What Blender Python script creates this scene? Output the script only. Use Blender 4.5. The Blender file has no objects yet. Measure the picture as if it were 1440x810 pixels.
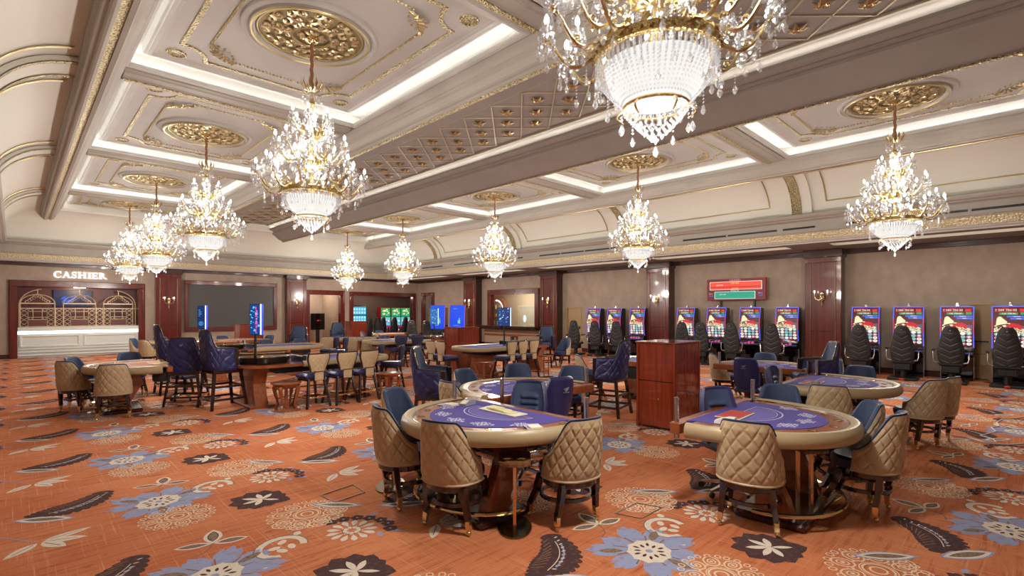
import bpy, math, random
import numpy as np
from mathutils import Vector, Matrix

sc = bpy.context.scene
COL = sc.collection
# ---------------------------------------------------------------- camera
cd = bpy.data.cameras.new('camera'); cam = bpy.data.objects.new('camera', cd); COL.objects.link(cam)
cam.location = (0, 0, 1.75); cam.rotation_euler = (math.radians(90), 0, math.radians(-44.4))
cd.sensor_width = 36; cd.lens = 36 * 715 / 1440; cd.shift_y = 33 / 1440; cd.clip_start = 0.05; cd.clip_end = 200
sc.camera = cam
# ---------------------------------------------------------------- world and exposure
w = bpy.data.worlds.new('world'); sc.world = w; w.use_nodes = True
w.node_tree.nodes['Background'].inputs[0].default_value = (1.0, 0.93, 0.84, 1)
w.node_tree.nodes['Background'].inputs[1].default_value = 0.0
sc.view_settings.view_transform = 'Standard'; sc.view_settings.look = 'None'
sc.view_settings.gamma = 1.0; sc.view_settings.exposure = 0.92; sc.view_settings.use_curve_mapping = False
sc.cycles.use_denoising = True
sc.cycles.max_bounces = 7; sc.cycles.diffuse_bounces = 4; sc.cycles.glossy_bounces = 3
sc.cycles.transmission_bounces = 4; sc.cycles.transparent_max_bounces = 12
sc.cycles.sample_clamp_indirect = 4.0; sc.cycles.sample_clamp_direct = 0.0
sc.cycles.caustics_reflective = False; sc.cycles.caustics_refractive = False
LED_POWER = 10.0        # emission of the cove strips
CHANDELIER_W = 200.0     # power shared by one chandelier's lights, mostly the added one below it
BULB_E = 8.0
DOWN_W = 0.0

def point_light(name, loc, watts, color=(1, .94, .86), r=.15):
    l = bpy.data.lights.new(name, 'POINT'); l.energy = watts; l.color = color; l.shadow_soft_size = r
    o = bpy.data.objects.new(name, l); o.location = loc; COL.objects.link(o); return o
def area_light(name, loc, sx, sy, watts, color=(1, .9, .78), rot=(0, 0, 0)):
    l = bpy.data.lights.new(name, 'AREA'); l.shape = 'RECTANGLE'; l.size = sx; l.size_y = sy; l.energy = watts; l.color = color
    o = bpy.data.objects.new(name, l); o.location = loc; o.rotation_euler = rot; COL.objects.link(o); return o

# ---------------------------------------------------------------- mesh helpers
R = math.radians
class MB:
    def __init__(s): s.v = []; s.f = []; s.m = []; s.k = 0
    def add(s, vs, fs, T=None):
        n = len(s.v)
        if T is not None: vs = [T @ Vector(p) for p in vs]
        s.v.extend([tuple(p) for p in vs]); s.f.extend([tuple(i + n for i in f) for f in fs]); s.m.extend([s.k] * len(fs))
        return s
    def box(s, x0, y0, z0, x1, y1, z1, b=0.0, T=None):
        if x0 > x1: x0, x1 = x1, x0
        if y0 > y1: y0, y1 = y1, y0
        if z0 > z1: z0, z1 = z1, z0
        b = min(b, (x1-x0)*.45, (y1-y0)*.45, (z1-z0)*.45)
        if b <= 0:
            vs = [(x0,y0,z0),(x1,y0,z0),(x1,y1,z0),(x0,y1,z0),(x0,y0,z1),(x1,y0,z1),(x1,y1,z1),(x0,y1,z1)]
            return s.add(vs, [(0,3,2,1),(4,5,6,7),(0,1,5,4),(1,2,6,5),(2,3,7,6),(3,0,4,7)], T)
        vs = []; 
        for sx, X in ((-1,x0),(1,x1)):
            for sy, Y in ((-1,y0),(1,y1)):
                for sz, Z in ((-1,z0),(1,z1)):
                    vs += [(X, Y-sy*b, Z-sz*b), (X-sx*b, Y, Z-sz*b), (X-sx*b, Y-sy*b, Z)]
        ix = lambda i,j,k,a: ((i*2+j)*2+k)*3+a
        fs = []
        for i in (0,1):
            q = [ix(i,0,0,0),ix(i,1,0,0),ix(i,1,1,0),ix(i,0,1,0)]; fs.append(q if i else q[::-1])
            q = [ix(0,i,0,1),ix(1,i,0,1),ix(1,i,1,1),ix(0,i,1,1)]; fs.append(q[::-1] if i else q)
            q = [ix(0,0,i,2),ix(1,0,i,2),ix(1,1,i,2),ix(0,1,i,2)]; fs.append(q if i else q[::-1])
        for i in (0,1):
            for j in (0,1):
                fs.append((ix(i,j,0,0),ix(i,j,1,0),ix(i,j,1,1),ix(i,j,0,1)) if (i+j)%2 else (ix(i,j,0,1),ix(i,j,1,1),ix(i,j,1,0),ix(i,j,0,0)))
                fs.append((ix(i,0,j,0),ix(i,1,j,0),ix(i,1,j,2),ix(i,0,j,2)) if (i+j)%2==0 else (ix(i,0,j,2),ix(i,1,j,2),ix(i,1,j,0),ix(i,0,j,0)))
                fs.append((ix(0,i,j,1),ix(1,i,j,1),ix(1,i,j,2),ix(0,i,j,2)) if (i+j)%2 else (ix(0,i,j,2),ix(1,i,j,2),ix(1,i,j,1),ix(0,i,j,1)))
                for k in (0,1):
                    t = (ix(i,j,k,0),ix(i,j,k,1),ix(i,j,k,2)); fs.append(t if (i+j+k)%2 else t[::-1])
        return s.add(vs, fs, T)
    def lathe(s, prof, n=24, c=(0,0,0), T=None, sx=1, sy=1):
        vs = []; fs = []; m = len(prof)
        for i in range(n):
            a = 2*math.pi*i/n
            for r, z in prof: vs.append((c[0]+r*math.cos(a)*sx, c[1]+r*math.sin(a)*sy, c[2]+z))
        for i in range(n):
            j = (i+1) % n
            for k in range(m-1): fs.append((i*m+k, j*m+k, j*m+k+1, i*m+k+1))
        return s.add(vs, fs, T)
    def cyl(s, c, r, h, n=16, r2=None, T=None, sx=1, sy=1):
        r2 = r if r2 is None else r2
        vs = []
        for i in range(n):
            a = 2*math.pi*i/n; vs.append((c[0]+r*math.cos(a)*sx, c[1]+r*math.sin(a)*sy, c[2]))
        for i in range(n):
            a = 2*math.pi*i/n; vs.append((c[0]+r2*math.cos(a)*sx, c[1]+r2*math.sin(a)*sy, c[2]+h))
        fs = [(i, (i+1)%n, n+(i+1)%n, n+i) for i in range(n)] + [tuple(range(n))[::-1], tuple(range(n, 2*n))]
        return s.add(vs, fs, T)
    def tube(s, path, r, n=8, closed=False, T=None, flat=1.0):
        P = [Vector(p) for p in path]; N = len(P)
        rs = r if isinstance(r, (list, tuple)) else [r]*N
        vs = []; fs = []; up = None
        for i in range(N):
            a = P[(i-1) % N] if (closed or i > 0) else P[i]
            b = P[(i+1) % N] if (closed or i < N-1) else P[i]
            t = (b-a).normalized()
            if up is None:
                up = Vector((0,0,1)) if abs(t.z) < .9 else Vector((1,0,0))
            u = (up - t*up.dot(t))
            if u.length < 1e-6: u = t.orthogonal()
            u.normalize(); w_ = t.cross(u); up = u
            for k in range(n):
                an = 2*math.pi*k/n
                vs.append(P[i] + u*(math.sin(an)*rs[i]*flat) + w_*(math.cos(an)*rs[i]))
        for i in range(N if closed else N-1):
            j = (i+1) % N
            for k in range(n):
                l = (k+1) % n; fs.append((i*n+k, i*n+l, j*n+l, j*n+k))
        if not closed: fs += [tuple(range(n))[::-1], tuple(range((N-1)*n, N*n))]
        return s.add(vs, fs, T)
    def bar(s, a, b, w_, h=None, w2=None, h2=None, T=None):
        h = w_ if h is None else h; w2 = w_ if w2 is None else w2; h2 = h if h2 is None else h2
        a = Vector(a); b = Vector(b); t = (b-a).normalized()
        up = Vector((0,0,1)) if abs(t.z) < .93 else Vector((0,1,0))
        x = t.cross(up).normalized(); y = x.cross(t).normalized()
        if abs(t.z) >= .93: pass
        vs = []
        for p, ww, hh in ((a, w_, h), (b, w2, h2)):
            for sx, sy in ((-1,-1),(1,-1),(1,1),(-1,1)): vs.append(p + x*sx*ww/2 + y*sy*hh/2)
        return s.add(vs, [(3,2,1,0),(4,5,6,7),(0,1,5,4),(1,2,6,5),(2,3,7,6),(3,0,4,7)], T)
    def prism(s, poly, z0, z1, T=None):
        n = len(poly)
        vs = [(x, y, z0) for x, y in poly] + [(x, y, z1) for x, y in poly]
        return s.add(vs, [tuple(range(n))[::-1], tuple(range(n, 2*n))] + [(i, (i+1)%n, n+(i+1)%n, n+i) for i in range(n)], T)
    def sweep(s, path, prof, closed=True, T=None):
        """path of (x,y) run counter-clockwise, profile of (offset outwards, z); mitred."""
        N = len(path); m = len(prof); vs = []; fs = []
        P = [Vector((p[0], p[1])) for p in path]
        for i in range(N):
            pa = P[(i-1) % N] if (closed or i > 0) else None; pb = P[(i+1) % N] if (closed or i < N-1) else None
            n1 = n2 = None
            if pa is not None: d = (P[i]-pa).normalized(); n1 = Vector((d.y, -d.x))
            if pb is not None: d = (pb-P[i]).normalized(); n2 = Vector((d.y, -d.x))
            if n1 is None: n1 = n2
            if n2 is None: n2 = n1
            nn = (n1+n2); nn = nn/max(nn.length_squared/2, .3)
            for o_, z in prof: vs.append((P[i].x+nn.x*o_, P[i].y+nn.y*o_, z))
        for i in range(N if closed else N-1):
            j = (i+1) % N
            for k in range(m-1): fs.append((i*m+k, j*m+k, j*m+k+1, i*m+k+1))
        return s.add(vs, fs, T)
    def extr(s, prof, axis, a, b, T=None):
        """open profile extruded: axis 'y' takes (x,z) points, 'x' takes (y,z)."""
        n = len(prof)
        mk = (lambda p, q: (p[0], q, p[1])) if axis == 'y' else (lambda p, q: (q, p[0], p[1]))
        vs = [mk(p, a) for p in prof] + [mk(p, b) for p in prof]
        return s.add(vs, [(i, i+1, n+i+1, n+i) for i in range(n-1)], T)
    def slab(s, prof, axis, a, b, T=None):
        """closed outline extruded, with its ends."""
        n = len(prof)
        mk = (lambda p, q: (p[0], q, p[1])) if axis == 'y' else (lambda p, q: (q, p[0], p[1]))
        vs = [mk(p, a) for p in prof] + [mk(p, b) for p in prof]
        return s.add(vs, [(i, (i+1)%n, n+(i+1)%n, n+i) for i in range(n)] + [tuple(range(n))[::-1], tuple(range(n, 2*n))], T)
    def grid(s, fn, nu, nv, cu=False, T=None):
        vs = [fn(i/nu, j/nv) for i in range(nu if cu else nu+1) for j in range(nv+1)]
        fs = []
        for i in range(nu):
            a = i*(nv+1); b = ((i+1) % nu if cu else i+1)*(nv+1)
            for j in range(nv): fs.append((a+j, b+j, b+j+1, a+j+1))
        return s.add(vs, fs, T)
    def ball(s, c, r, n=8, m=6, sz=1.0, T=None):
        return s.lathe([(r*math.sin(math.pi*k/m)+1e-5, -r*sz*math.cos(math.pi*k/m)) for k in range(m+1)], n, c, T)
    def mesh(s, name, mats, smooth=35):
        me = bpy.data.meshes.new(name); me.from_pydata(s.v, [], s.f)
        for mt in (mats if isinstance(mats, (list, tuple)) else [mats]): me.materials.append(mt)
        if max(s.m, default=0) > 0: me.polygons.foreach_set('material_index', s.m)
        if smooth:
            me.polygons.foreach_set('use_smooth', [True]*len(s.f)); me.set_sharp_from_angle(angle=R(smooth))
        me.update(); return me
    def build(s, name, mats, parent=None, smooth=35, loc=None):
        return put(name, s.mesh(name, mats, smooth), parent, loc)
KIDS = {}
def put(name, me, parent=None, loc=None, rz=0):
    o = bpy.data.objects.new(name, me); COL.objects.link(o)
    if parent is not None: o.parent = parent; KIDS.setdefault(parent.name, []).append(o)
    if loc is not None: o.location = loc
    if rz: o.rotation_euler = (0, 0, rz)
    return o
def flip(mb):
    mb.f = [f[::-1] for f in mb.f]; return mb
def thing(name, label, cat, loc=(0,0,0), rz=0, group=None):
    o = bpy.data.objects.new(name, None); COL.objects.link(o); o.empty_display_size = .2
    o.location = loc; o.rotation_euler = (0, 0, rz); return tag(o, label, cat, group)
def tag(o, label, cat, group=None):
    o['label'] = label; o['category'] = cat
    if group: o['group'] = group
    return o
def struct(o): o['kind'] = 'structure'; return o
def copy_tree(o, loc=None, rz=None, label=None, group=None, parent=None, scale=None):
    c = o.copy(); COL.objects.link(c)
    if parent is not None: c.parent = parent; KIDS.setdefault(parent.name, []).append(c)
    for ch in list(KIDS.get(o.name, [])): copy_tree(ch, parent=c)
    if loc is not None: c.location = loc
    if rz is not None: c.rotation_euler = (0, 0, rz)
    if scale is not None: c.scale = scale
    if label: c['label'] = label
    if group: c['group'] = group
    return c
_used = set()
def place(proto, loc, rz, label, group=None, scale=None):
    """the first time moves the prototype itself, afterwards copies it"""
    if proto.name not in _used:
        _used.add(proto.name); proto.location = loc; proto.rotation_euler = (0, 0, rz); proto['label'] = label
        if group: proto['group'] = group
        if scale is not None: proto.scale = scale
        return proto
    return copy_tree(proto, loc, rz, label, group, scale=scale)

# ---------------------------------------------------------------- materials
MATS = {}
def mat(name, col, rough=.5, metal=0, coat=0, coat_r=.05, emit=None, es=0, bump=None, mix=None, sheen=0, spec=.5, alpha=None, trans=0, ior=1.45):
    if name in MATS: return MATS[name]
    m = bpy.data.materials.new(name); m.use_nodes = True; nt = m.node_tree; N = nt.nodes; L = nt.links
    b = N['Principled BSDF']; b.inputs['Base Color'].default_value = (*col, 1); b.inputs['Roughness'].default_value = rough
    b.inputs['Metallic'].default_value = metal; b.inputs['Coat Weight'].default_value = coat; b.inputs['Coat Roughness'].default_value = coat_r
    b.inputs['Specular IOR Level'].default_value = spec; b.inputs['Transmission Weight'].default_value = trans; b.inputs['IOR'].default_value = ior
    if sheen: b.inputs['Sheen Weight'].default_value = sheen
    if alpha is not None: b.inputs['Alpha'].default_value = alpha
    if emit: b.inputs['Emission Color'].default_value = (*emit, 1); b.inputs['Emission Strength'].default_value = es
    tc = None
    def coords(scale):
        tc = N.new('ShaderNodeTexCoord'); mp = N.new('ShaderNodeMapping'); L.new(tc.outputs['Object'], mp.inputs[0])
        mp.inputs['Scale'].default_value = scale if isinstance(scale, (list, tuple)) else (scale,)*3; return mp.outputs[0]
    if mix:                                          # (second colour, scale, low, high, kind)
        c2, scl, lo, hi = mix[:4]; kind = mix[4] if len(mix) > 4 else 'noise'
        if kind == 'voronoi':
            t = N.new('ShaderNodeTexVoronoi'); t.inputs['Scale'].default_value = 1; out = t.outputs['Distance']
        else:
            t = N.new('ShaderNodeTexNoise'); t.inputs['Scale'].default_value = 1; t.inputs['Detail'].default_value = 5; t.inputs['Roughness'].default_value = .6; out = t.outputs['Fac']
        L.new(coords(scl), t.inputs['Vector'])
        r = N.new('ShaderNodeMapRange'); r.inputs[1].default_value = lo; r.inputs[2].default_value = hi; L.new(out, r.inputs[0])
        x = N.new('ShaderNodeMix'); x.data_type = 'RGBA'; x.inputs['A'].default_value = (*col, 1); x.inputs['B'].default_value = (*c2, 1)
        L.new(r.outputs[0], x.inputs['Factor']); L.new(x.outputs['Result'], b.inputs['Base Color'])
    if bump:                                         # (kind, scale, strength, distance)
        kind, scl, st, di = bump
        if kind == 'voronoi': t = N.new('ShaderNodeTexVoronoi'); t.inputs['Scale'].default_value = 1; out = t.outputs['Distance']
        else: t = N.new('ShaderNodeTexNoise'); t.inputs['Scale'].default_value = 1; t.inputs['Detail'].default_value = 3; out = t.outputs['Fac']
        L.new(coords(scl), t.inputs['Vector'])
        bp = N.new('ShaderNodeBump'); bp.inputs['Strength'].default_value = st; bp.inputs['Distance'].default_value = di
        L.new(out, bp.inputs['Height']); L.new(bp.outputs[0], b.inputs['Normal'])
    MATS[name] = m; return m
def emis(name, col, s, base=(0,0,0)):
    return mat(name, base, .4, emit=col, es=s)

PLASTER = mat('plaster', (.53,.51,.475), .65, mix=((.50,.48,.445), 1.5, .35, .65))
PLASTER_COVE = mat('plaster_cove', (.64,.615,.535), .6)
TAUPE = mat('taupe_tone', (.30,.262,.23), .8, mix=((.27,.235,.20), 2, .3, .7), spec=.3)  # darker than the beams; middle slopes, lattice and right soffit
STONE = mat('beam_paint', (.38,.345,.30), .6, mix=((.34,.305,.26), (3,.4,3), .3, .7))
GOLD = mat('gilding', (.56,.46,.25), .34, .85, bump=('noise', 60, .4, .01))
GOLD_ORN = mat('gilded_relief', (.54,.46,.27), .4, .7, bump=('voronoi', 34, 1.0, .03), mix=((.25,.17,.07), 30, .55, .2, 'voronoi'))
CREAMGOLD = mat('cream_gold', (.62,.54,.36), .45, .3, bump=('voronoi', 22, .8, .02), mix=((.45,.37,.22), 24, .6, .25, 'voronoi'))
BRASS = mat('polished_brass', (.80,.66,.36), .16, 1)
BRASS_D = mat('dark_brass', (.26,.21,.11), .22, 1)
CHROME = mat('brushed_chrome', (.62,.62,.62), .22, 1)
WALLP = mat('wall_fabric', (.42,.325,.255), .75, mix=((.35,.265,.205), (3.2,3.2,2.4), .35, .68), bump=('noise', 45, .25, .004))
MAHO = mat('mahogany_gloss', (.135,.014,.009), .22, coat=1.0, coat_r=.05, mix=((.06,.008,.006), (9,9,.7), .4, .75))
MAHO_D = mat('mahogany_dark', (.045,.012,.008), .25, coat=.7, coat_r=.08)
MAHO_R = mat('mahogany_red', (.30,.045,.014), .22, coat=1.0, coat_r=.05, mix=((.17,.022,.008), (22,22,1.2), .35, .7))
WOOD_T = mat('table_wood', (.36,.10,.03), .28, coat=.7, coat_r=.08, mix=((.22,.05,.016), (18,2.5,18), .3, .7))
WALNUT = mat('walnut', (.27,.115,.045), .35, coat=.4, mix=((.12,.045,.018), (5,38,5), .35, .65))
ESPRESSO = mat('espresso_wood', (.028,.011,.007), .22, coat=.8, coat_r=.08)
TAN = mat('tan_leather', (.51,.385,.235), .40, spec=.5, mix=((.46,.34,.20), 9, .35, .7))
TAN_L = mat('rim_leather', (.45,.345,.20), .38, mix=((.41,.31,.175), 5, .35, .7))
NAVY = mat('navy_leather', (.030,.045,.105), .42, spec=.5, bump=('noise', 90, .15, .002))
NAVY_L = mat('navy_velvet', (.042,.066,.140), .6, sheen=.1)
NAVY_P = mat('navy_quilt', (.026,.027,.110), .38, spec=.55)
FELT = mat('purple_felt', (.085,.065,.33), .85, mix=((.075,.055,.29), 60, .3, .7))
FELT_PINK = mat('salmon_felt', (.62,.30,.20), .85)
PRINT = mat('felt_print', (.42,.38,.72), .8)
PRINT_W = mat('felt_print_white', (.62,.60,.80), .8)
BLACK = mat('black_plastic', (.012,.012,.013), .4)
BLACK_L = mat('black_leather', (.028,.027,.027), .45, spec=.5)
BLACK_G = mat('black_glass', (.006,.006,.007), .08, coat=.5)
GLASS = mat('clear_glass', (.95,.97,.97), .03, trans=1.0, ior=1.2)
WHITE = mat('white_lacquer', (.72,.75,.71), .35)
SCREEN_G = mat('screen_grey', (.085,.085,.083), .6)
DOORTAN = mat('door_ochre', (.42,.28,.13), .45)
SAGE = mat('sage_door', (.50,.50,.42), .5)
PAPER = mat('cream_card', (.80,.74,.58), .6)
RED = mat('red_plastic', (.65,.03,.02), .35)
WHITE_CABLE = mat('white_cable', (.85,.82,.80), .5)
BULB = emis('bulb_glow', (1,.93,.82), BULB_E)
LED = emis('led_white', (1,.97,.92), LED_POWER)
HALO_B = emis('blue_halo', (.02,.08,.85), .55)  # glow colour for the halo beside the totem's tube
LEDW = emis('led_tube_bluewhite', (.42,.55,1), 2.0)

def crystal_mat():
    m = bpy.data.materials.new('crystal'); m.use_nodes = True; nt = m.node_tree; N = nt.nodes; L = nt.links
    for n in list(N): N.remove(n)
    o = N.new('ShaderNodeOutputMaterial'); g = N.new('ShaderNodeBsdfGlossy'); g.inputs['Roughness'].default_value = .05; g.inputs['Color'].default_value = (1,1,1,1)
    t = N.new('ShaderNodeBsdfTransparent'); t.inputs['Color'].default_value = (.97,.98,1,1)
    d = N.new('ShaderNodeBsdfTranslucent'); d.inputs['Color'].default_value = (.95,.96,1,1)
    d2 = N.new('ShaderNodeBsdfDiffuse'); d2.inputs['Color'].default_value = (.9,.92,.95,1)
    ad = N.new('ShaderNodeMixShader'); L.new(d.outputs[0], ad.inputs[1]); L.new(d2.outputs[0], ad.inputs[2])
    m1 = N.new('ShaderNodeMixShader'); m1.inputs[0].default_value = .10; L.new(t.outputs[0], m1.inputs[1]); L.new(ad.outputs[0], m1.inputs[2])
    lw = N.new('ShaderNodeLayerWeight'); lw.inputs[0].default_value = .35
    mr = N.new('ShaderNodeMapRange'); mr.inputs[3].default_value = .07; mr.inputs[4].default_value = .55; L.new(lw.outputs['Fresnel'], mr.inputs[0])
    m2 = N.new('ShaderNodeMixShader'); L.new(mr.outputs[0], m2.inputs[0]); L.new(m1.outputs[0], m2.inputs[1]); L.new(g.outputs[0], m2.inputs[2])
    L.new(m2.outputs[0], o.inputs[0]); MATS['crystal'] = m; return m
CRYSTAL = crystal_mat()

def carpet_mat():
    m = bpy.data.materials.new('carpet_pile'); m.use_nodes = True; nt = m.node_tree; N = nt.nodes; L = nt.links
    b = N['Principled BSDF']; b.inputs['Roughness'].default_value = .95; b.inputs['Specular IOR Level'].default_value = .15
    tc = N.new('ShaderNodeTexCoord')
    def noise(scale, det, rot=0):
        mp = N.new('ShaderNodeMapping'); mp.inputs['Scale'].default_value = scale; mp.inputs['Rotation'].default_value = (0,0,rot); L.new(tc.outputs['Object'], mp.inputs[0])
        t = N.new('ShaderNodeTexNoise'); t.inputs['Scale'].default_value = 1; t.inputs['Detail'].default_value = det; t.inputs['Roughness'].default_value = .65; L.new(mp.outputs[0], t.inputs[0]); return t.outputs['Fac']
    def ramp(v, lo, hi):
        r = N.new('ShaderNodeMapRange'); r.inputs[1].default_value = lo; r.inputs[2].default_value = hi; L.new(v, r.inputs[0]); return r.outputs[0]
    def mixc(f, a, bcol):
        x = N.new('ShaderNodeMix'); x.data_type = 'RGBA'; L.new(f, x.inputs['Factor'])
        if isinstance(a, tuple): x.inputs['A'].default_value = (*a, 1)
        else: L.new(a, x.inputs['A'])
        x.inputs['B'].default_value = (*bcol, 1); return x.outputs['Result']
    c = mixc(ramp(noise((.7,.9,1), 3), .35, .65), (.55,.160,.065), (.68,.25,.11))       # broad shades
    c = mixc(ramp(noise((2.2,26,1), 4), .50, .75), c, (.40,.090,.038))                      # cross threads
    c = mixc(ramp(noise((58,1.1,1), 5), .56, .70), c, (.74,.36,.19))                        # pale streaks
    c = mixc(ramp(noise((1.2,60,1), 3), .57, .75), c, (.72,.33,.17))
    c = mixc(ramp(noise((7,7,1), 6), .60, .8), c, (.30,.055,.025))
    L.new(c, b.inputs['Base Color'])
    bp = N.new('ShaderNodeBump'); bp.inputs['Strength'].default_value = .3; bp.inputs['Distance'].default_value = .004
    L.new(noise((220,220,220), 2), bp.inputs['Height']); L.new(bp.outputs[0], b.inputs['Normal'])
    return m
CARPET = carpet_mat()
# ================================================================ ceiling and walls
XL, XR, YF, YB = -3.2, 17.7, -6.2, 26.4
G, HP = 5.47, 5.65
ROWS = [(-6.1,-1.4), (-.75,4.09), (4.76,9.52), (10.23,14.92), (15.66,20.5), (21.3,24.5)]
XC = [(1.23,4.87), (9.69,13.34)]
def arc(cx, a, b, zc, t0, t1, n=14):
    return [(cx+a*math.cos(R(t0+(t1-t0)*i/n)), zc+b*math.sin(R(t0+(t1-t0)*i/n))) for i in range(n+1)]
ceil = MB()
# beams between the coffers
xs = [(1.23,4.87), (9.69,13.34)]
prev = YF-.2
for a, b in ROWS + [(24.52, None)]:
    for x0, x1 in XC:
        if a > prev: ceil.box(x0-.3, prev, G, x1+.3, a, G+.05)
    prev = b
for x0, x1 in XC:                                   # strips along the coffers' long sides
    for (p, q) in ((x0-.001, x0-.10), (x1+.001, x1+.10)): ceil.box(p, YF-.2, G, q, 24.6, G+.05)
ceil.build('ceiling', [STONE], None, 0)
CE = bpy.data.objects['ceiling']; struct(CE)
# upper slab over everything
mb = MB(); mb.box(XL-.2, YF-.2, 5.95, XR+3.2, YB+4, 6.1); mb.build('slab', PLASTER, CE, 0)
# stepped mouldings that run the length of the hall
def run(name, prof, m, y0=YF-.2, y1=25.35): return MB().extr(prof, 'y', y0, y1).build(name, m, CE, 20)
left_prof = [(.66,5.45),(.66,5.30),(.70,5.27),(.70,5.18),(.755,5.16),(.77,5.12),(.80,5.11),(.835,5.115)]
run('beam_moulding', left_prof, STONE)
run('gilded_band', [(.835,5.115),(.845,5.13),(.90,5.15),(.925,5.145)], GOLD_ORN)
run('beam_moulding', [(.925,5.145),(.93,5.13),(.985,5.12),(1.0,5.15),(1.05,5.16),(1.06,5.20),(1.10,5.24),(1.13,5.32),(1.165,5.35),(1.17,5.42),(1.20,5.43),(1.20,5.47),(1.24,5.47)], STONE)
mid_l = [(4.86,5.47),(4.93,5.47),(4.93,5.44),(4.96,5.43),(5.00,5.40),(5.03,5.34),(5.05,5.33),(5.06,5.30),(5.09,5.28),(5.13,5.22),(5.15,5.20),(5.155,5.17),(5.20,5.16),(5.21,5.13),(5.23,5.12)]
run('beam_moulding', mid_l, STONE)
run('gilded_band', [(5.23,5.12),(5.235,5.095),(5.29,5.095),(5.30,5.11)], GOLD_ORN)
slope = [(5.30,5.11),(5.40,5.16),(5.5,5.18),(5.75,5.30),(5.95,5.36),(5.97,5.40),(6.02,5.41),(6.04,5.45),(6.10,5.46),(6.20,5.50),(6.20,5.55),(6.0,5.56)]
run('beam_moulding', slope, TAUPE)
MX = 14.56
def mir(p): return [(MX-x, z) for x, z in p][::-1]
run('beam_moulding', mir(slope), TAUPE)
run('gilded_band', [(9.26,5.11),(9.265,5.085),(9.33,5.085),(9.335,5.11)], GOLD_ORN)
run('beam_moulding', mir(mid_l), STONE)
run('beam_moulding', mir([(.925,5.145)]+[(.93,5.13),(.985,5.12),(1.0,5.15),(1.05,5.16),(1.06,5.20),(1.10,5.24),(1.13,5.32),(1.165,5.35),(1.17,5.42),(1.20,5.43),(1.20,5.47),(1.24,5.47)]), STONE)
run('gilded_band', mir([(.835,5.115),(.845,5.13),(.90,5.15),(.925,5.145)]), GOLD)
run('beam_moulding', mir(left_prof), STONE)
# side coves, quarter arcs
lc = arc(.8, 1.2, 1.1, 4.3, 180, 90); rc = arc(14.0, 1.2, 1.1, 4.3, 90, 0)
flipb = lambda m: m
run('cove_vault', lc, PLASTER_COVE, y1=25.7); run('cove_vault', rc, PLASTER_COVE, y1=25.7)
# end cove over the back wall
bc = arc(24.5, 1.2, 1.1, 4.3, 90, 0)
MB().extr([(24.45,5.95),(24.46,5.47),(24.5,5.42)]+bc, 'x', -1.0, 16.0).build('cove_vault', PLASTER_COVE, CE, 30)
MB().box(-1, YF-.4, 3.4, 16, YF-.2, 6).build('cove_vault', PLASTER_COVE, CE, 0)
# cornices: ledge, frieze, gilded band, lip, soffit   (offset from the cove's springing, z)
corn = [(0,4.30),(0,4.36),(-.22,4.35),(-.24,4.33),(-.24,4.29),(-.20,4.25),(-.13,4.23),(-.10,4.20),(0,4.19),(.03,4.17),(.03,3.90),(.0,3.885),(.0,3.87)]
cgold = [(.0,3.87),(.03,3.855),(.10,3.70),(.10,3.69)]
lip = [(.10,3.69),(.13,3.68),(.15,3.65),(.20,3.635),(.22,3.60),(.26,3.60)]
for nm, pr, m in (('cornice', corn, STONE), ('gilded_frieze', cgold, CREAMGOLD), ('cornice_lip', lip, PLASTER)):
    MB().extr([(15.22+o, z) for o, z in pr], 'y', YF-.2, 25.9).build(nm, m, CE, 20)
    MB().extr([(25.7+o*.9, z) for o, z in pr], 'x', -.75, 15.6).build(nm, m, CE, 20)
    MB().extr([(-.42-o, z) for o, z in pr][::-1], 'y', YF-.2, 25.9).build(nm, m, CE, 20)
# dropped soffits with light panels sunk in them
sof = MB(); sof.box(-.75, 25.92, 3.6, 15.6, YB+.1, 3.75); sof.box(XL, YF, 3.6, -.66, YB+.1, 3.75)
sof.build('soffit', PLASTER, CE, 0)
BAYS = [(-6,-1.6), (-.55,3.85), (4.95,9.3), (10.4,14.7), (15.9,20.2), (21.5,25.3)]
sof = MB(); px0, px1 = 15.85, 16.45
sof.box(15.47, YF, 3.6, px0, YB, 3.75); sof.box(px1, YF, 3.6, XR, YB, 3.75); prev = YF
for a, b in BAYS: sof.box(px0, prev, 3.6, px1, a, 3.75); prev = b
sof.box(px0, prev, 3.6, px1, YB, 3.75); sof.build('soffit', TAUPE, CE, 0)
SOFLIT = emis('light_panel', (1,.90,.76), 1.6)
for a, b in BAYS: MB().box(px0, a, 3.68, px1, b, 3.72).build('light_panel', SOFLIT, CE, 0)
v = MB()
for a, b in [(YF,3.35),(4.0,4.85),(4.95,7.8),(9.4,14.0),(14.9,19.6),(20.5,24.8)]:
    n = max(1, round((b-a)/1.2))
    for i in range(n): v.box(15.235, a+(b-a)*i/n+.03, 3.985, 15.26, a+(b-a)*(i+1)/n-.03, 4.035)
v.build('air_slot', BLACK, CE, 0)
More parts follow.
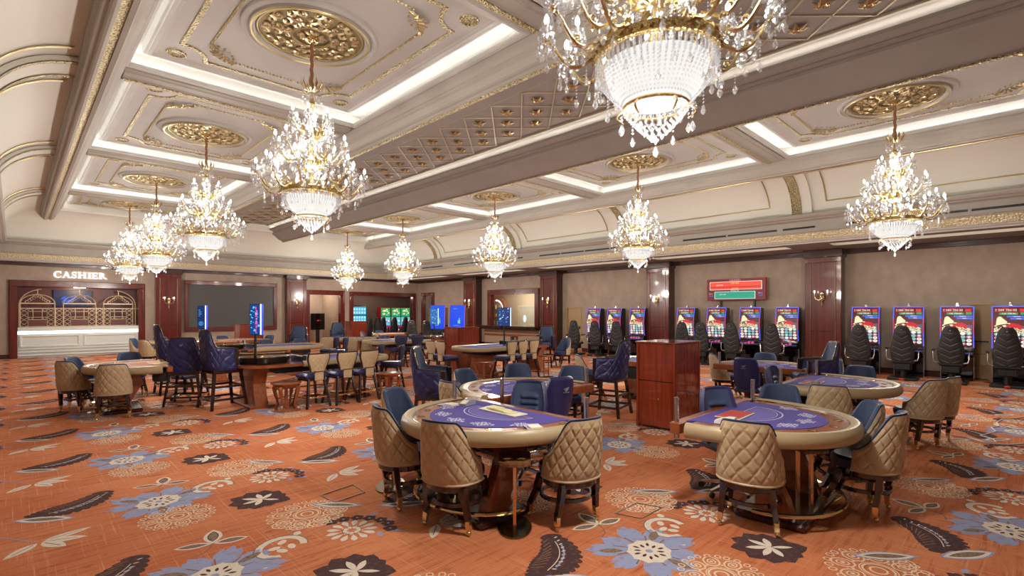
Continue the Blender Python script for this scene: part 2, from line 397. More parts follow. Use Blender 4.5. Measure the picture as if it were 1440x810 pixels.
# coffers
def rect(x0, y0, x1, y1): return [(x0,y0),(x1,y0),(x1,y1),(x0,y1)]
def notched(x0, y0, x1, y1, r, n=6):
    """rectangle with concave quarter-round corners, counter-clockwise"""
    P = []
    for cx, cy, t0 in ((x0,y0,90),(x1,y0,180),(x1,y1,270),(x0,y1,360)):
        for i in range(n+1): a = R(t0-90*i/n); P.append((cx+r*math.cos(a), cy+r*math.sin(a)))
    return P
led_pts = []
def acanthus(mb, cx, cy, z, ang, s):
    """cluster of small curled leaves, a corner spray"""
    rnd = random.Random(7)
    for k in range(9):
        t = (k-4)/4; a = ang + t*1.5; l = s*(1.0-.45*abs(t))
        p0 = Vector((cx+math.cos(ang+math.pi/2)*t*s*.9, cy+math.sin(ang+math.pi/2)*t*s*.9, z))
        p1 = p0 + Vector((math.cos(a)*l*.5, math.sin(a)*l*.5, -.025)); p2 = p0 + Vector((math.cos(a+.5*t)*l*.8, math.sin(a+.5*t)*l*.8, -.005))
        mb.tube([p0, p1, p2], [s*.07, s*.13, s*.03], 5, flat=.6)
    for k in range(7):
        t = (k-3)/3; mb.ball((cx+math.cos(ang+math.pi/2)*t*s*1.2, cy+math.sin(ang+math.pi/2)*t*s*1.2, z-.01), s*.10, 6, 4)
def relief_disc(mb, r0, r1, rings, seed=1):
    rnd = random.Random(seed)
    for rr, n, l in rings:
        for k in range(n):
            a = 2*math.pi*(k+.5*(rr > .5))/n; sgn = 1 if k % 2 else -1
            pts = []; rad = []
            for i in range(7):
                u = i/6; th = u*4.4*sgn; q = l*(1-.8*u)
                x = rr*math.cos(a) + q*math.cos(a+th+sgn*1.2); y = rr*math.sin(a) + q*math.sin(a+th+sgn*1.2)
                pts.append((x, y, -.012-.018*math.sin(math.pi*u))); rad.append(.030*(1-.45*u)*(l/.1)**.3)
            mb.tube(pts, rad, 5, flat=.8)
            mb.ball((rr*math.cos(a), rr*math.sin(a), -.02), .026, 6, 4)
md = MB(); md.lathe([(0,0),(.72,0)], 40); md_disc = md
ring = MB(); ring.lathe([(.90,0),(.885,-.035),(.845,-.055),(.82,-.03),(.80,-.03),(.785,-.055),(.75,-.07),(.725,-.05),(.715,-.02)], 48)
M_RING = flip(ring).mesh('medallion_ring', PLASTER)
rg = MB(); rg.tube([(.765*math.cos(2*math.pi*i/48), .765*math.sin(2*math.pi*i/48), -.06) for i in range(48)], .024, 6, True)
rg.tube([(.69*math.cos(2*math.pi*i/48), .69*math.sin(2*math.pi*i/48), -.02) for i in range(48)], .018, 6, True)
rg.tube([(.26*math.cos(2*math.pi*i/30), .26*math.sin(2*math.pi*i/30), -.03) for i in range(30)], .022, 6, True)
M_GRING = rg.mesh('gilded_ring', GOLD)
rl = MB(); relief_disc(rl, 0, 1, [(.60,22,.085),(.46,16,.10),(.33,12,.075),(.15,8,.07)])
gd = MB(); gd.cyl((0,0,-.012), .70, .012, 48); M_GDISC = gd.mesh('gilded_ground', mat('olive_gilding', (.34,.27,.13), .5, .5))
M_RELIEF = rl.mesh('scroll_relief', mat('pale_gilding', (.72,.60,.36), .34, .75))
cm = MB(); cm.lathe([(.135,0),(.13,-.02),(.11,-.022),(.105,-.008),(0.001,-.008)], 20); flip(cm)
M_CM = cm.mesh('corner_medallion', GOLD_ORN)
def coffer(x0, y0, x1, y1):
    c = [(x0+x1)/2, (y0+y1)/2]
    mb = MB(); o = .30                                # raised tray behind the lip
    mb.box(x0+.20, y0+.20, HP, x1-.20, y1-.20, HP+.02)
    P = rect(x0-o, y0-o, x1+o, y1+o)
    mb.sweep(P, [(0,G+.04),(0,HP+.15)]); mb.box(x0-o, y0-o, HP+.15, x1+o, y1+o, HP+.2)
    t = mb.build('coffer_panel', PLASTER, CE, 0)
    mb = MB(); P = rect(x0+.15, y0+.15, x1-.15, y1-.15)
    mb.sweep(P, [(.0,HP+.15),(.0,HP+.02),(-.01,HP-.01),(-.04,HP-.012),(-.05,HP-.03),(-.09,HP-.035),(-.11,HP-.012),(-.14,HP-.01),(-.16,HP)])
    mb.build('coffer_moulding', PLASTER, CE, 25)
    mb = MB(); P = rect(x0, y0, x1, y1)                # lip round the opening
    mb.sweep(P, [(.10,G+.05),(-.01,G+.05),(-.012,G+.02),(0,G-.012),(.05,G-.018),(.08,G),(.10,G)])
    mb.build('coffer_lip', PLASTER, CE, 25)
    mb = MB(); P = rect(x0-.17, y0-.17, x1+.17, y1+.17)
    mb.sweep(P, [(.02,G+.055),(-.02,G+.055),(-.02,G+.075),(.02,G+.075),(.02,G+.055)])
    mb.build('led_strip', LED, CE, 0)
    z = HP-.012
    L = y1-y0; s = 1.0 if L > 4 else .8
    mb = MB(); P = notched(x0+.52*s, y0+.5*s, x1-.52*s, y1-.5*s, .38*s)
    mb.sweep(P, [(.035,HP),(.03,z-.008),(-.03,z-.008),(-.035,HP)])
    mb.build('gilded_frame', GOLD_ORN, CE, 30)
    mb = MB(); P = notched(x0+.82*s, y0+.8*s, x1-.82*s, y1-.8*s, .38*s)
    N = len(P)
    for i in range(N):
        a = Vector((*P[i], z)); b = Vector((*P[(i+1) % N], z)); d = (b-a).length; n = max(1, int(d/.055))
        for k in range(n): mb.ball(a+(b-a)*(k/n), .021, 5, 4)
    b_ = mb.build('bead_moulding', GOLD, CE); b_['kind'] = 'stuff'
    for sx in (0, 1):
        for sy in (0, 1):
            xx = x0+.52*s if sx == 0 else x1-.52*s; yy = y0+.5*s if sy == 0 else y1-.5*s
            put('corner_medallion', M_CM, CE, (xx, yy, HP))
            cx = x0+1.02*s if sx == 0 else x1-1.02*s; cy = y0+1.0*s if sy == 0 else y1-1.0*s
            mb = MB(); acanthus(mb, 0, 0, -.03, math.atan2(1-2*sy, 1-2*sx)+math.pi, .22)
            q = mb.build('acanthus_spray', GOLD, CE); q.location = (cx, cy, HP)
    return c
MEDS = []
for x0, x1 in XC:
    for y0, y1 in ROWS: coffer(x0, y0, x1, y1)
MEDP = [(3.0,y) for y in (1.72,7.1,12.6,18.05,22.9)] + [(11.55,y) for y in (1.75,7.13,12.62,18.28,23.2)]
for x, y in MEDP:
    put('medallion_ring', M_RING, CE, (x, y, HP)); put('gilded_ring', M_GRING, CE, (x, y, HP-.005)); put('scroll_relief', M_RELIEF, CE, (x, y, HP-.01)); put('gilded_ground', M_GDISC, CE, (x, y, HP-.005))
# raised mouldings and gilded strips on the cross beams
prev = None
for a, b in ROWS:
    if prev is not None:
        m_ = (prev+a)/2
        for x0, x1 in XC:
            mb = MB(); mb.slab([(m_-.24,G+.001),(m_-.235,G-.02),(m_-.17,G-.03),(m_-.15,G-.045),(m_+.02,G-.045),(m_+.05,G-.06),(m_+.16,G-.06),(m_+.18,G-.03),(m_+.235,G-.02),(m_+.24,G+.001)], 'x', x0-.02, x1+.02); mb.build('beam_moulding', STONE, CE, 20)
            mb = MB(); mb.box(x0-.02, m_+.06, G-.075, x1+.02, m_+.15, G-.055, .008); mb.build('gilded_band', GOLD_ORN, CE, 0)
    prev = b
# ribs over the coves at the beams, panel frames between them
for yb in (4.43, 9.88, 15.3, 20.9, -1.07):
    for side in (0, 1):
        a_ = arc(.8, 1.19, 1.09, 4.3, 180, 95) if side == 0 else arc(14.0, 1.19, 1.09, 4.3, 85, 0)
        A2 = arc(.8, 1.13, 1.03, 4.3, 180, 95) if side == 0 else arc(14.0, 1.13, 1.03, 4.3, 85, 0)
        mb = MB(); n = len(a_)
        w2 = .36
        for ya, yc, pr in ((yb-w2, yb+w2, A2),): mb.extr(pr, 'y', ya, yc)
        for yy, f in ((yb-w2, 0), (yb+w2, 1)):
            vs = [(x, yy, z) for x, z in a_] + [(x, yy, z) for x, z in A2]
            mb.add(vs, [(i, i+1, n+i+1, n+i) for i in range(n-1)])
        mb.build('cove_rib', PLASTER_COVE, CE, 20)
        A3 = arc(.8, 1.115, 1.015, 4.3, 180, 95) if side == 0 else arc(14.0, 1.115, 1.015, 4.3, 85, 0)
        for dy in ((-.34, -.24), (.24, .34)) if side == 0 else ((-.11, .11),):
            mb = MB(); mb.extr(A3, 'y', yb+dy[0], yb+dy[1]); 
            if side: 
                for e in dy: mb.tube([(x, yb+e, z) for x, z in A3], .012, 5)
            mb.build('gilded_band', GOLD_ORN, CE, 20)
bays = [(-.7,4.07),(4.8,9.5),(10.25,14.9),(15.7,20.5)]
for a, b in bays:
    for side in (0, 1):
        mb = MB(); cx, t0, t1 = (.8, 158, 100) if side == 0 else (14.0, 80, 18)
        pr = arc(cx, 1.18, 1.08, 4.3, t0, t1)
        for yy in (a+.33, b-.33): mb.tube([(x, yy, z) for x, z in pr], .016, 6)
        for k in (0, -1):
            if side == 0 and k == -1: continue
            mb.tube([(pr[k][0], a+.33, pr[k][1]), (pr[k][0], b-.33, pr[k][1])], .016, 6)
        mb.build('gilded_panel_line', GOLD, CE)
# lattice soffit down the middle
ZL = 5.70
MB().box(5.7, YF-.2, ZL, 8.95, 24.9, ZL+.06).build('lattice_ceiling', TAUPE, CE, 0)
for xx in (6.04, 8.52):
    MB().box(xx-.02, YF, 5.552, xx+.02, 24.8, 5.566).build('led_strip', LED, CE, 0)
grid_ = MB(); rose_pts = []
H = .415; xc = 7.37
y = -6.2
def clip_line(x0, y0, x1, y1): return ((x0, y0), (x1, y1))
k = 0
y0g = 7.25 - .83*16
for i in range(0, 38):
    yy = y0g + i*.83
    if -6 < yy < 24:
        for sx in (-1, 1):                                        # rhombus centres at xc-H and xc+H
            rose_pts.append((xc+sx*H, yy))
        rose_pts.append((xc, yy+H))
        for sx in (-1, 1):
            grid_.bar((xc, yy, ZL-.010), (xc+sx*H*2, yy+2*H, ZL-.010), .022, .02)
            grid_.bar((xc, yy, ZL-.010), (xc+sx*H*2, yy-2*H, ZL-.010), .022, .02)
for sx in (-1, 1): grid_.box(xc+sx*(2*H+.08)-.03, YF, ZL-.03, xc+sx*(2*H+.08)+.03, 24.6, ZL)
grid_.build('diamond_lattice', mat('old_gilding', (.45,.37,.25), .5, .3), CE, 0)
rs = MB()
for kk in range(6):
    a = kk*math.pi/3
    rs.tube([(0,0,0), (.075*math.cos(a), .075*math.sin(a), -.04), (.14*math.cos(a+.15), .14*math.sin(a+.15), -.012)], [.012,.04,.008], 5, flat=.5)
    rs.tube([(0,0,0), (.05*math.cos(a+.5), .05*math.sin(a+.5), -.05), (.085*math.cos(a+.5), .085*math.sin(a+.5), -.03)], [.01,.025,.006], 5, flat=.5)
rs.ball((0,0,-.03), .028, 6, 4)
M_ROSE = rs.mesh('ceiling_rosette', mat('rosette_gilding', (.50,.36,.18), .35, .8))
for x, y in rose_pts:
    if -3 < y: put('ceiling_rosette', M_ROSE, CE, (x, y, ZL))
for i in range(14):
    yy = 2.4+1.91*i-1.9
    mb = MB(); mb.lathe([(.0,-.006),(.045,-.006),(.06,-.012),(.075,0)], 12); flip(mb); mb.build('downlight', CHROME, CE, loc=(8.28, yy, ZL))

# ---------------------------------------------------------------- walls
def wall(name, boxes, m=WALLP):
    mb = MB()
    for b in boxes: mb.box(*b)
    return struct(mb.build(name, m, None, 0))
T = .18
WB = wall('wall_back', [(XL,YB,0,-.14,YB+T,3.7),(-.14,YB,2.9,3.97,YB+T,3.7),(3.97,YB,0,10.77,YB+T,3.7),(10.77,YB,2.86,12.95,YB+T,3.7),
      (12.95,YB,0,13.24,YB+T,3.7),(13.24,YB,2.83,17.56,YB+T,3.7),(17.56,YB,0,XR+.3,YB+T,3.7)])
WR = wall('wall_right', [(XR,YF,0,XR+T,.7,3.7),(XR,.7,1.97,XR+T,1.15,3.7),(XR,1.15,0,XR+T,13.73,3.7),(XR,13.73,1.95,XR+T,14.57,3.7),(XR,14.57,0,XR+T,16.21,3.7),
      (XR,16.21,0,XR+T,19.83,.84),(XR,16.21,2.85,XR+T,19.83,3.7),(XR,19.83,0,XR+T,24.6,3.7),(XR,24.6,2.87,XR+T,25.84,3.7),(XR,25.84,0,XR+T,YB+.2,3.7)])
wall('wall_left', [(XL-T,YF,0,XL,YB,3.7)]); wall('wall_front', [(XL,YF-T,0,XR,YF,3.7)])
# crown and base trim
tr = MB(); tr.box(XL,YB-.06,3.47,XR,YB,3.6,.01); tr.box(XL,YB-.1,3.56,XR,YB,3.6); struct(tr.build('trim_1', MAHO_D, None, 0))
tr = MB(); tr.box(XR-.06,YF,3.45,XR,YB,3.6,.01); tr.box(XR-.10,YF,3.55,XR,YB,3.6); struct(tr.build('trim_2', MAHO_D, None, 0))
bb = MB()
for a, b in ((XL,-.14),(3.97,5.4),(5.4,9.79),(12.95,13.24)): bb.box(a, YB-.03, 0, b, YB, .16, .008)
struct(bb.build('baseboard_back', MAHO_D, None, 0))
bb = MB()
for a, b in ((YF,.7),(1.15,13.7),(14.6,16.2),(19.83,24.6)): bb.box(XR-.03, a, 0, XR, b, .16, .008)
struct(bb.build('baseboard_right', MAHO_D, None, 0))
# door frames of polished mahogany (openings in the back wall)
def frame_y(name, x0, x1, zt, w_=.2, d=.10, zb=0, mat_=MAHO, bottom=False, par=None, back=T):
    y = YB
    mb = MB(); mb.box(x0, y-d, zb, x0+w_, y+back, zt-w_, .012); mb.box(x1-w_, y-d, zb, x1, y+back, zt-w_, .012); mb.box(x0, y-d, zt-w_, x1, y+back, zt, .012)
    mb.box(x0+.03, y-d-.02, zb, x0+.07, y-d, zt-.07); mb.box(x1-.07, y-d-.02, zb, x1-.03, y-d, zt-.07); mb.box(x0+.03, y-d-.02, zt-.07, x1-.03, y-d, zt-.03)
    if bottom: mb.box(x0, y-d, zb-w_, x1, y+back, zb, .012)
    return mb.build(name, mat_, par, 0)
struct(frame_y('trim_3', -.14, 3.97, 2.92, .23)); struct(frame_y('trim_4', 10.77, 12.95, 2.88, .25)); struct(frame_y('trim_5', 13.24, 17.56, 2.85, .22))
def frame_x(name, y0, y1, zt, w_=.2, d=.10, zb=0, bottom=False, back=T, mat_=MAHO):
    x = XR
    mb = MB(); mb.box(x-d, y0, zb, x+back, y0+w_, zt-w_, .012); mb.box(x-d, y1-w_, zb, x+back, y1, zt-w_, .012); mb.box(x-d, y0, zt-w_, x+back, y1, zt, .012)
    if bottom: mb.box(x-d, y0, zb, x+back, y1, zb+w_)
    return struct(mb.build(name, mat_, None, 0))
frame_x('trim_6', 16.21, 19.83, 2.86, .26, zb=1.05); frame_x('trim_7', 24.6, 25.84, 2.87, .2)
# columns
def column_right(y0, y1, n):
    mb = MB(); mb.box(17.28, y0, 0, XR, y1, 3.45, .01); c = mb.build('trim_%d' % n, MAHO_D, None, 0); struct(c)
    mb = MB(); x = 17.28
    mb.box(x-.03, y0+.0, .2, x+.01, y0+.14, 3.22, .008); mb.box(x-.03, y1-.14, .2, x+.01, y1, 3.22, .008)
    mb.box(x-.03, y0, 3.22, x+.01, y1, 3.40, .008); mb.box(x-.03, y0, 0, x+.01, y1, .2, .008)
    mb.build('pilaster_frame', MAHO, c, 0)
    mb = MB(); mb.box(x-.015, y0+.14, .2, x+.005, y1-.14, 1.15, .004); mb.box(x-.015, y0+.14, 1.17, x+.005, y1-.14, 3.22, .004); mb.build('veneer_panel', MAHO, c, 0)
    mb = MB()
    for yy in (y0+.15, y1-.15): mb.tube([(x-.035, yy, .25), (x-.035, yy, 3.2)], .012, 6)
    mb.build('gilt_bead', mat('dull_bronze', (.25,.16,.09), .3, .8), c)
    mb = MB(); mb.box(x-.09, y0-.05, 3.36, XR, y1+.05, 3.6, .02); mb.build('capital', MAHO_D, c, 0)
for n, (a, b) in enumerate([(3.88,4.83),(9.35,10.3),(14.8,15.78),(20.35,21.35)]): column_right(a, b, 8+n)
def column_back(x0, x1, n):
    mb = MB(); mb.box(x0, YB-.26, 0, x1, YB, 3.45, .01); c = mb.build('trim_%d' % n, MAHO_D, None, 0); struct(c)
    y = YB-.26; mb = MB()
    mb.box(x0, y-.03, .2, x0+.14, y+.01, 3.22, .008); mb.box(x1-.14, y-.03, .2, x1, y+.01, 3.22, .008); mb.box(x0, y-.03, 3.22, x1, y+.01, 3.40, .008); mb.box(x0, y-.03, 0, x1, y+.01, .2, .008)
    mb.build('pilaster_frame', MAHO, c, 0)
    mb = MB(); mb.box(x0+.14, y-.015, .2, x1-.14, y+.005, 1.15, .004); mb.box(x0+.14, y-.015, 1.17, x1-.14, y+.005, 3.22, .004); mb.build('veneer_panel', MAHO, c, 0)
    mb = MB()
    for xx in (x0+.15, x1-.15): mb.tube([(xx, y-.035, .25), (xx, y-.035, 3.2)], .012, 6)
    mb.build('gilt_bead', MATS['dull_bronze'], c)
    mb = MB(); mb.box(x0-.04, y-.08, 3.36, x1+.04, YB, 3.6, .02); mb.build('capital', MAHO_D, c, 0)
column_back(4.31, 5.25, 12); column_back(9.79, 10.77, 13)
# ================================================================ carpet: pile and its woven flowers (one floor mesh)
BLUE = mat('carpet_blue', (.33,.37,.56), .95, mix=((.36,.24,.28), 16, .52, .75), spec=.1)
CREAM = mat('carpet_cream', (.78,.68,.57), .95, mix=((.62,.43,.30), 26, .55, .78), spec=.1)
DARKM = mat('carpet_dark', (.085,.048,.048), .95, mix=((.20,.085,.06), 24, .5, .8), spec=.1)
LINE = mat('carpet_line', (.86,.64,.45), .95, mix=((.74,.42,.24), 20, .55, .8), spec=.1)
KHAKI = mat('carpet_khaki', (.29,.20,.14), .95, mix=((.14,.085,.065), 45, .5, .65), spec=.1)
STEM = mat('carpet_stem', (.30,.16,.09), .95, spec=.1)
motif = MB()
CI = {'b':1, 'c':2, 'd':3, 'l':4, 'k':5, 's':6}
def poly(pts, c, lv):
    motif.k = CI[c]; z = .0005*lv+(len(motif.f) % 13)*.000035; motif.add([(x, y, z) for x, y in pts], [tuple(range(len(pts)))])
def petal(x, y, a, l, w_, c, lv, r0=0.0, tip=1.0, n=6, bend=0):
    """leaf outline from (x,y) along angle a"""
    L_ = []; Rr = []
    for i in range(n+1):
        u = i/n; h = w_*math.sin(math.pi*u**tip)**.8 if 0 < u < 1 else 0
        aa = a+bend*u; px, py = x+math.cos(aa)*(r0+l*u), y+math.sin(aa)*(r0+l*u)
        L_.append((px-math.sin(aa)*h, py+math.cos(aa)*h)); Rr.append((px+math.sin(aa)*h, py-math.cos(aa)*h))
    poly(L_ + Rr[1:-1][::-1], c, lv)
def blob(x, y, rx, ry, a, c, lv, n=12, sc_=0, k=0):
    P = []
    for i in range(n):
        t = 2*math.pi*i/n; q = 1+sc_*math.cos(k*t) if k else 1
        u, v_ = rx*q*math.cos(t), ry*q*math.sin(t); P.append((x+u*math.cos(a)-v_*math.sin(a), y+u*math.sin(a)+v_*math.cos(a)))
    poly(P, c, lv)
def ringl(x, y, rx, ry, w_, c, lv, a=0, n=16, t0=0, t1=360):
    motif.k = CI[c]; z = .0005*lv+(len(motif.f) % 13)*.000035; vs = []; m = n if t1-t0 >= 360 else n+1
    for i in range(m):
        t = R(t0+(t1-t0)*i/n)
        for q in (-w_/2, w_/2):
            u, v_ = (rx+q)*math.cos(t), (ry+q)*math.sin(t); vs.append((x+u*math.cos(a)-v_*math.sin(a), y+u*math.sin(a)+v_*math.cos(a), z))
    motif.add(vs, [(2*i, 2*((i+1)%m), 2*((i+1)%m)+1, 2*i+1) for i in range(n)])
def stroke(pts, w_, c, lv):
    motif.k = CI[c]; z = .0005*lv+(len(motif.f) % 13)*.000035; vs = []
    for i, p in enumerate(pts):
        a = Vector(pts[max(0,i-1)]); b = Vector(pts[min(len(pts)-1,i+1)]); d = (b-a).normalized()
        vs += [(p[0]-d.y*w_/2, p[1]+d.x*w_/2, z), (p[0]+d.y*w_/2, p[1]-d.x*w_/2, z)]
    motif.add(vs, [(2*i, 2*i+1, 2*i+3, 2*i+2) for i in range(len(pts)-1)])
rnd = random.Random(3)
# blue flower
for k in range(9):
    a = R(20+40*k+rnd.uniform(-6,6)); l = rnd.uniform(.30,.42)
    for q in (-.16, .0, .16): petal(0, 0, a+q, l*(1-abs(q)*.7), .05, 'b', 2+(k%2)*.4+q, .06, 1.5)
    if k % 3 == 0: petal(.0, 0, a+.05, .19, .035, 'k', 3, .17)
    stroke([(math.cos(a+.25)*.14, math.sin(a+.25)*.14), (math.cos(a+.3)*.24, math.sin(a+.3)*.24)], .012, 's', 4)
blob(.0, -.02, .175, .155, .5, 'c', 5, 30, .07, 10)
for k in range(12): petal(0, -.02, R(30*k+8), .055, .012, 'd', 6, .055+.02*(k%2))
blob(0, -.02, .028, .028, 0, 'b', 6, 8)
# lace disc
def lace(x, y, r, a0=0):
    ringl(x, y, r*.16, r*.16, .014, 'l', 3); ringl(x, y, r*.30, r*.30, .014, 'l', 3); ringl(x, y, r*.36, r*.36, .008, 'l', 3)
    for k in range(8):
        a = a0+k*math.pi/4; cx, cy = x+math.cos(a)*r*.66, y+math.sin(a)*r*.66
        ringl(cx, cy, r*.24, r*.20, .013, 'l', 3, a, 10); ringl(cx, cy, r*.13, r*.10, .011, 'l', 3, a, 8)
        blob(cx, cy, r*.05, r*.05, 0, 'l', 3, 6)
        for q in (-.28, 0, .28):
            ringl(x+math.cos(a+q)*r*.95, y+math.sin(a+q)*r*.95, r*.085, r*.075, .010, 'l', 3, a, 7)
        blob(x+math.cos(a+.39)*r*.50, y+math.sin(a+.39)*r*.50, r*.04, r*.04, 0, 'l', 3, 6)
lace(.05, -.53, .27)
# three outlined petals
for a, l, w_ in ((R(160), .25, .05), (R(75), .27, .065), (R(-15), .24, .055)):
    petal(.12, .52, a, l, w_, 'c', 2); petal(.12, .52, a, l*.78, w_*.60, 'd', 3, .03); petal(.12, .52, a, l*.72, w_*.48, 'k', 4, .035)
stroke([(.12,.52),(.08,.44),(.02,.38),(-.06,.36)], .012, 's', 1)
# outlined leaf
def outleaf(x0, y0, x1, y1, w_, lv=2):
    a = math.atan2(y1-y0, x1-x0); l = math.hypot(x1-x0, y1-y0)
    petal(x0-.03*math.cos(a), y0-.03*math.sin(a), a, l+.06, w_+.012, 'b', lv); petal(x0, y0, a, l, w_, 'c', lv+1); petal(x0, y0, a, l*.76, w_*.55, 'd', lv+2, l*.12); petal(x0, y0, a, l*.72, w_*.46, 'k', lv+3, l*.14)
outleaf(1.42, .30, 1.76, .06, .060)
# crescent with three seeds
for rr, ww in ((.165,.05),): ringl(.47, .10, rr, rr*.9, ww, 'c', 2, .6, 16, -60, 215)
ringl(.47, .10, .195, .18, .01, 'k', 3, .6, 16, -60, 215)
stroke([(.40,-.03),(.34,-.09),(.26,-.14)], .05, 'c', 2)
for k, (dx, dy) in enumerate(((-.05,.0),(.03,.07),(.06,-.04),(-.02,-.07))): blob(.47+dx, .10+dy, .045, .028, .7*k, 'c', 3, 9)
petal(.62, .22, R(50), .08, .03, 'c', 2)
# big lace cluster and the leaf over it
lace(.86, .58, .31, .2)
for k in range(5): a = R(200+34*k); lx, ly = .86+.26*math.cos(a), .58+.26*math.sin(a); ringl(lx, ly, .075, .065, .012, 'l', 3, 0, 10); ringl(lx, ly, .045, .035, .010, 'l', 3, 0, 8)
outleaf(1.0, .74, 1.28, .44, .055, 4)
# cream flower ringed by small dark florets
for k in range(13): petal(.98, .0, R(360/13*k), .115, .026, 'c', 3, .085, 1.5); 
for k in range(9): petal(.98, .0, R(40*k), .06, .018, 'c', 3, .03)
ringl(.98, 0, .075, .075, .008, 'k', 4)
for x, y in ((.93,.26),(1.03,.25),(1.13,.20),(1.20,.12),(1.25,.02),(1.26,-.08),(1.22,-.18)):
    for k in range(5): blob(x+.032*math.cos(R(72*k)), y+.032*math.sin(R(72*k)), .027, .027, 0, 'd', 3, 7)
    blob(x, y, .012, .012, 0, 'b', 4, 6)
for x, y in ((1.31,.16),(1.33,-.02),(1.28,-.27),(1.10,-.26),(.88,.31)): petal(x, y, R(x*400), .09, .022, 'b', 2)
stroke([(1.27,-.0),(1.38,-.12),(1.48,-.28),(1.54,-.36)], .010, 'b', 2)
# dark leaf with a pale heart
for k in range(9):
    a = R(135) + R((k-4)*34); l = .30-.020*abs(k-4)
    petal(.70, -.62, a, l, .085, 'd', 2+(k%3)*.3, 0, 1.35); 
for k in range(5): a = R(135)+R((k-2)*48); petal(.70, -.62, a, .19-.02*abs(k-2), .026, 'c', 4, .0, 1.1)
petal(.72, -.64, R(-45), .24, .10, 'd', 2.5, 0, .9); petal(.70, -.62, R(-45), .16, .02, 'c', 4)
# feather
def sp(u):
    a = .50*u; b_ = .36*u; k = .10*math.sin(math.pi*u)
    return 1.54+a+.58*k, .30+b_-.81*k
for k in range(13):
    u = k/12; px, py = sp(u); qx, qy = sp(min(1, u+.05)); rx_, ry_ = sp(max(0, u-.05)); fa = math.atan2(qy-ry_, qx-rx_)
    w_ = .05+.115*math.sin(math.pi*min(1, .12+.78*u))
    blob(px-.42*w_*math.sin(fa+.5), py+.42*w_*math.cos(fa+.5), .036+.012*math.sin(math.pi*u), w_*.78, fa+.45, 'd', 2+.1*k, 10)
    blob(px+.42*w_*math.sin(fa-.5), py-.42*w_*math.cos(fa-.5), .036+.012*math.sin(math.pi*u), w_*.72, fa-.45, 'd', 2.05+.1*k, 10)
    if 1 < k < 12:
        stroke([(px-.35*w_*math.sin(fa), py+.35*w_*math.cos(fa)), (px-1.0*w_*math.sin(fa+.5), py+1.0*w_*math.cos(fa+.5))], .007, 's', 4.5)
        petal(px+.012*math.sin(fa), py-.012*math.cos(fa), fa-1.0, .040, .007, 'c', 5.2)
stroke([sp(.12+.08*k) for k in range(10)], .007, 'c', 5); stroke([(sp(.2+.08*k)[0]+.022, sp(.2+.08*k)[1]-.022) for k in range(8)], .014, 'b', 5)
# white lily-like leaves
for a, l, w_ in ((R(225), .26, .045), (R(15), .30, .042), (R(-22), .27, .050), (R(-58), .24, .05)):
    petal(1.55, 1.46, a, l, w_, 'c', 2, .02, .85); stroke([(1.55+math.cos(a)*l*.2, 1.46+math.sin(a)*l*.2), (1.55+math.cos(a)*l*.85, 1.46+math.sin(a)*l*.85)], .008, 's', 3)
motif.k = 0
bv = np.array(motif.v); nb = len(bv); bf = motif.f; bm = motif.m
fx0, fx1, fy0, fy1 = -3.3, 21.0, -6.3, 30.5
V = [(fx0,fy0,0),(fx1,fy0,0),(fx1,fy1,0),(fx0,fy1,0)]; F = [(0,1,2,3)]; MI = [0]
Vs = [np.array(V)]; off = 4
for ix in range(-2, 8):
    for iy in range(-5, 15):
        ox, oy = .95+2.36*ix, 5.63+1.83*(iy-3)
        if ox+2.4 < -.5 and oy > 0: continue
        if ox > 17 or oy > 26 or oy < -4.5 or ox < -3: continue
        q = bv.copy(); q[:,0] += ox; q[:,1] += oy
        Vs.append(q); F.extend([tuple(i+off for i in f) for f in bf]); MI.extend(bm); off += nb
me = bpy.data.meshes.new('floor'); me.from_pydata(np.concatenate(Vs).tolist(), [], F)
for m_ in (CARPET, BLUE, CREAM, DARKM, LINE, KHAKI, STEM): me.materials.append(m_)
me.polygons.foreach_set('material_index', MI); me.update()
FLOOR = struct(put('floor', me))
# ================================================================ chandeliers
def drop_mesh():
    mb = MB()
    for k in range(3): mb.ball((0,0,-.012-.022*k), .009, 5, 4)
    mb.lathe([(.001,-.075),(.010,-.085),(.021,-.115),(.016,-.135),(.001,-.150)], 6)
    return mb
def strand(mb, x, y, z, l, drop=True, r=.009):
    n = max(1, int(l/.024))
    for k in range(n): mb.lathe([(.001,-.009),(r,0),(.001,.009)], 4, (x, y, z-.012-.024*k))
    if drop: mb.lathe([(.001,0),(.009,-.012),(.019,-.04),(.014,-.058),(.001,-.07)], 6, (x, y, z-l))
def cup_crystals(k):
    """glass saucer with its hanging prisms, round one candle"""
    mb = MB(); n = 14
    mb.lathe([(.012,0),(.03,-.005),(.055,.008),(.062,.03),(.057,.03),(.05,.012),(.02,.004)], n)
    for i in range(7):
        a = 2*math.pi*i/7; x, y = .058*math.cos(a), .058*math.sin(a); strand(mb, x, y, .012, .04 if i % 2 else .075)
    mb.lathe([(.02,.03),(.028,.045),(.045,.055),(.05,.075),(.046,.075),(.036,.06),(.018,.05)], n)
    for i in range(6):
        a = 2*math.pi*(i+.5)/6; strand(mb, .048*math.cos(a), .048*math.sin(a), .07, .025)
    return mb
M_CUP = cup_crystals(0).mesh('glass_cup', CRYSTAL, 20)
cb = MB(); cb.cyl((0,0,.03), .011, .075, 8); M_CANDLE = cb.mesh('candle', mat('candle_white', (.85,.80,.70), .5))
bl = MB(); bl.lathe([(.001,.10),(.012,.108),(.0195,.130),(.015,.155),(.001,.180)], 8); M_BULB = bl.mesh('bulb', BULB)
